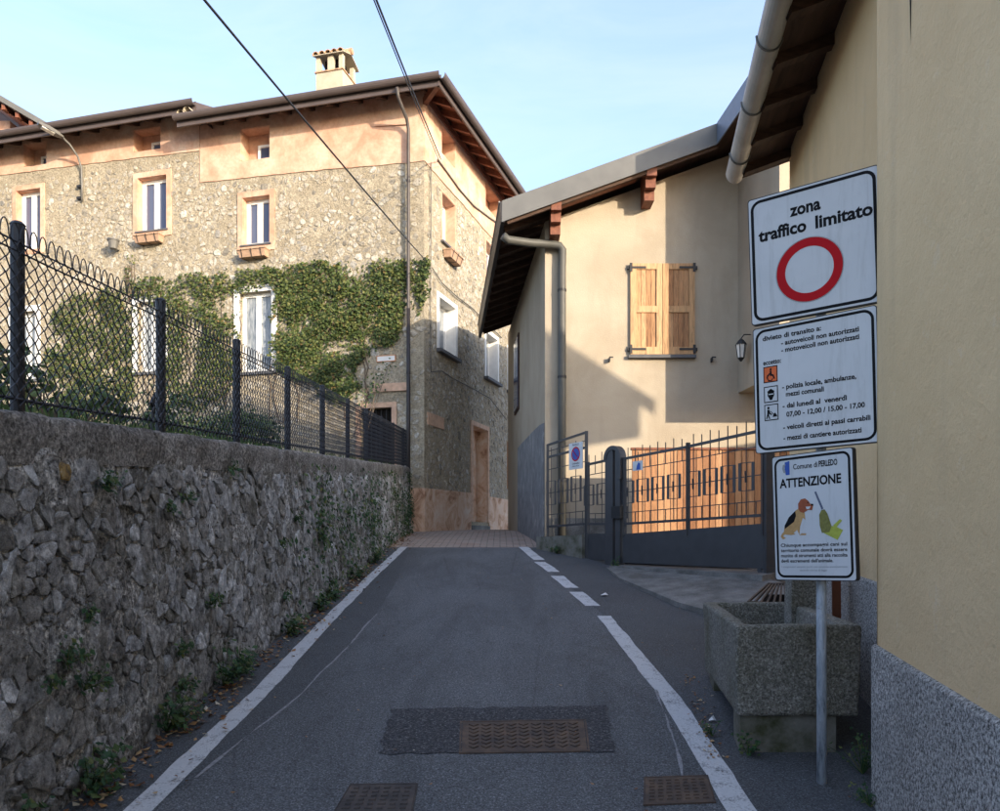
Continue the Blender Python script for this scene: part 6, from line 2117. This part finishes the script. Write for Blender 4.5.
# weeds at the foot of the wall and in its joints
def weed(pos, out, n, size, seed, label, group, spread=.12, name='weed', mat='weed_leaf'):
    r = random.Random(seed)
    root = empty(name, pos); tag(root, label, 'weed', group)
    mb = MB(); p0 = Vector(pos); out = Vector(out)
    ns = max(3, n // 9)
    tips = []
    for k_ in range(ns):
        d = (out * r.uniform(.2, 1) + Vector((r.uniform(-.7, .7), r.uniform(-.9, .9), r.uniform(.1, 1.0)))).normalized()
        tip = p0 + d * spread * r.uniform(.5, 1.1); tips.append(tip)
    sm = MB()
    for t_ in tips: sm.tube([p0, p0.lerp(t_, .6) + Vector((0, 0, .01)), t_], [.003, .002, .001], 4, cap=False)
    sm.build('stems', 'weed_leaf', root)
    for _ in range(n):
        t_ = r.choice(tips)
        p = p0.lerp(t_, r.uniform(.35, 1.1)) + Vector((r.gauss(0, 1), r.gauss(0, 1), r.gauss(0, 1))) * size * .55
        L = size * r.uniform(.6, 1.3)
        leaf_quad(mb, p, out + Vector((r.uniform(-.6, .6), r.uniform(-.8, .8), r.uniform(.0, 1.2))), Vector((0, 0, 1)), L, L * r.uniform(.5, .85), r)
    tag(mb.build('leaves', mat, root), kind='stuff')
wf = Face((WX, 0), (0, 1), (1, 0))
foot = [(3.2, 60, .16), (3.75, 95, .20), (4.6, 110, .20), (5.55, 110, .24), (5.9, 60, .15), (7.2, 60, .16), (8.4, 70, .18), (9.0, 60, .16), (10.4, 60, .18), (11.9, 70, .2)]
for i_, (y, n, sp) in enumerate(foot):
    weed((WX + .03, y, zr(y) + .01), (.8, 0, .4), int(n * 1.7), .046 if y < 7 else .055, 100 + i_, 'leafy green weed growing at the foot of the rubble wall', 'weeds along the wall foot', sp * 1.35)
joints = [(117, 489), (195, 500), (175, 512), (283, 545), (70, 665), (85, 690), (52, 690), (212, 605), (178, 655), (285, 600), (240, 470), (330, 585), (180, 690), (300, 520), (322, 540), (95, 620)]
for i_, (px, py) in enumerate(joints):
    u_, z_ = wf.uz(px, py)
    big = i_ in (0, 4, 5, 7, 8, 12)
    weed((WX - .05 * (z_ - zr(u_)) + .02, u_, z_), (1, 0, .1), 80 if big else 40, .032 if u_ < 6 else .045, 200 + i_, 'small green weed rooted in a joint of the rubble wall', 'weeds in the wall joints', .12 if big else .08)
# moss and creeper on the far part of the wall
cr = empty('creeper', (WX, 15, zr(15))); tag(cr, 'green creeper clinging in patches along the upper lane end of the rubble wall', 'creeper')
mb = MB(); r = random.Random(9)
for _ in range(7500):
    y = r.uniform(7.6, 17.7); H = wtop(y) - zr(y)
    h_ = r.uniform(0, H * .92)
    k_ = mnoise.noise((y * .9, h_ * 1.2, 3)) + (y - 14.2) * .16 - h_ * .12
    k_ = max(k_, .8 * math.exp(-((y - 8.9) / .45) ** 2 - ((h_ - .95) / .40) ** 2), .6 * math.exp(-((y - 10.3) / .5) ** 2 - ((h_ - .7) / .45) ** 2), .55 * math.exp(-((y - 12.2) / .6) ** 2 - ((h_ - .6) / .5) ** 2)) - .04
    if r.random() > k_ + .12: continue
    leaf_quad(mb, Vector((wface(y, h_) + r.uniform(.01, .10), y, zr(y) + h_)), Vector((1, r.uniform(-.7, .7), r.uniform(-.2, .9))), Vector((0, 0, 1)), r.uniform(.04, .085), r.uniform(.03, .06), r)
tag(mb.build('leaves', 'weed_leaf', cr), kind='stuff')
# fallen leaves
mb = MB(); r = random.Random(17)
for _ in range(2400):
    y = 2.8 + 14 * r.random() ** 1.4
    x = WX + .02 + abs(r.gauss(0, .10)) + (.0 if r.random() < .93 else r.uniform(0, .35))
    k_ = mnoise.noise((y * 1.1, 0, 2))
    if r.random() > .55 + k_ * .9: continue
    L = r.uniform(.022, .060)
    leaf_quad(mb, Vector((x, y, zr(y) + .012 + r.uniform(0, .02))), Vector((r.uniform(-.5, .5), r.uniform(-.5, .5), 1)), Vector((0, 1, 0)), L, L * .6, r)
for _ in range(110):
    y = r.uniform(2.8, 12); x = r.uniform(-1.8, 2.0)
    L = r.uniform(.012, .030)
    leaf_quad(mb, Vector((x, y, zr(y) + .012)), Vector((r.uniform(-.3, .3), r.uniform(-.3, .3), 1)), Vector((0, 1, 0)), L, L * .55, r)
for _ in range(120):
    y = r.uniform(4.2, 5.9); x = 1.18 + .15 * (y - 4.25) + r.gauss(0, .05)
    L = r.uniform(.012, .035)
    leaf_quad(mb, Vector((x, y, zr(y) + .012)), Vector((r.uniform(-.4, .4), r.uniform(-.4, .4), 1)), Vector((0, 1, 0)), L, L * .6, r)
tag(mb.build('fallen_leaves', 'dead_leaf'), 'dry brown leaves strewn along the wall and asphalt', 'leaves', kind='stuff')
# weeds by the trough, the post and the gate
weed((1.35, 4.25, zr(4.25)), (0, -.6, .6), 70, .026, 301, 'green weed against the trough support', None, .11)
weed((1.24, 4.55, zr(4.55)), (-.6, -.2, .6), 60, .022, 302, 'low weed on the lane side of the trough', None, .10)
weed((1.86, 4.0, zr(4.0)), (-.3, -.4, .7), 110, .024, 303, 'spreading weed between sign post and ochre house', None, .20)
weed((1.72, 3.62, zr(3.6)), (-.4, -.5, .6), 60, .024, 304, 'weed at the corner of the roughcast base', None, .14)
weed((1.70, 11.45, 1.17), (-.2, -.6, .6), 60, .04, 305, 'green tuft at the foot of the gate pillar', None, .16)
weed((.95, 13.0, zr(13.0)), (-.3, -.6, .5), 80, .04, 306, 'mossy tuft at the base of the low concrete wall', None, .2)
# litter
for i_, (px, py, lab) in enumerate(((604, 596, 'scrap of white paper lying near the driveway apron'), (712, 722, 'scrap of white paper lying beside the trough'))):
    p = g(px, py)
    mb = MB(); s_ = .05 if i_ == 0 else .024
    mb.add([p + V(-s_, -s_ * .6, .012), p + V(s_ * .2, -s_, .02), p + V(s_, -.2 * s_, .012), p + V(s_ * .5, s_ * .7, .04), p + V(-s_ * .6, s_ * .6, .014), p + V(0, 0, .035)], [(0, 1, 5), (1, 2, 5), (2, 3, 5), (3, 4, 5), (4, 0, 5)])
    tag(mb.build('paper_scrap', 'paper'), lab, 'litter')
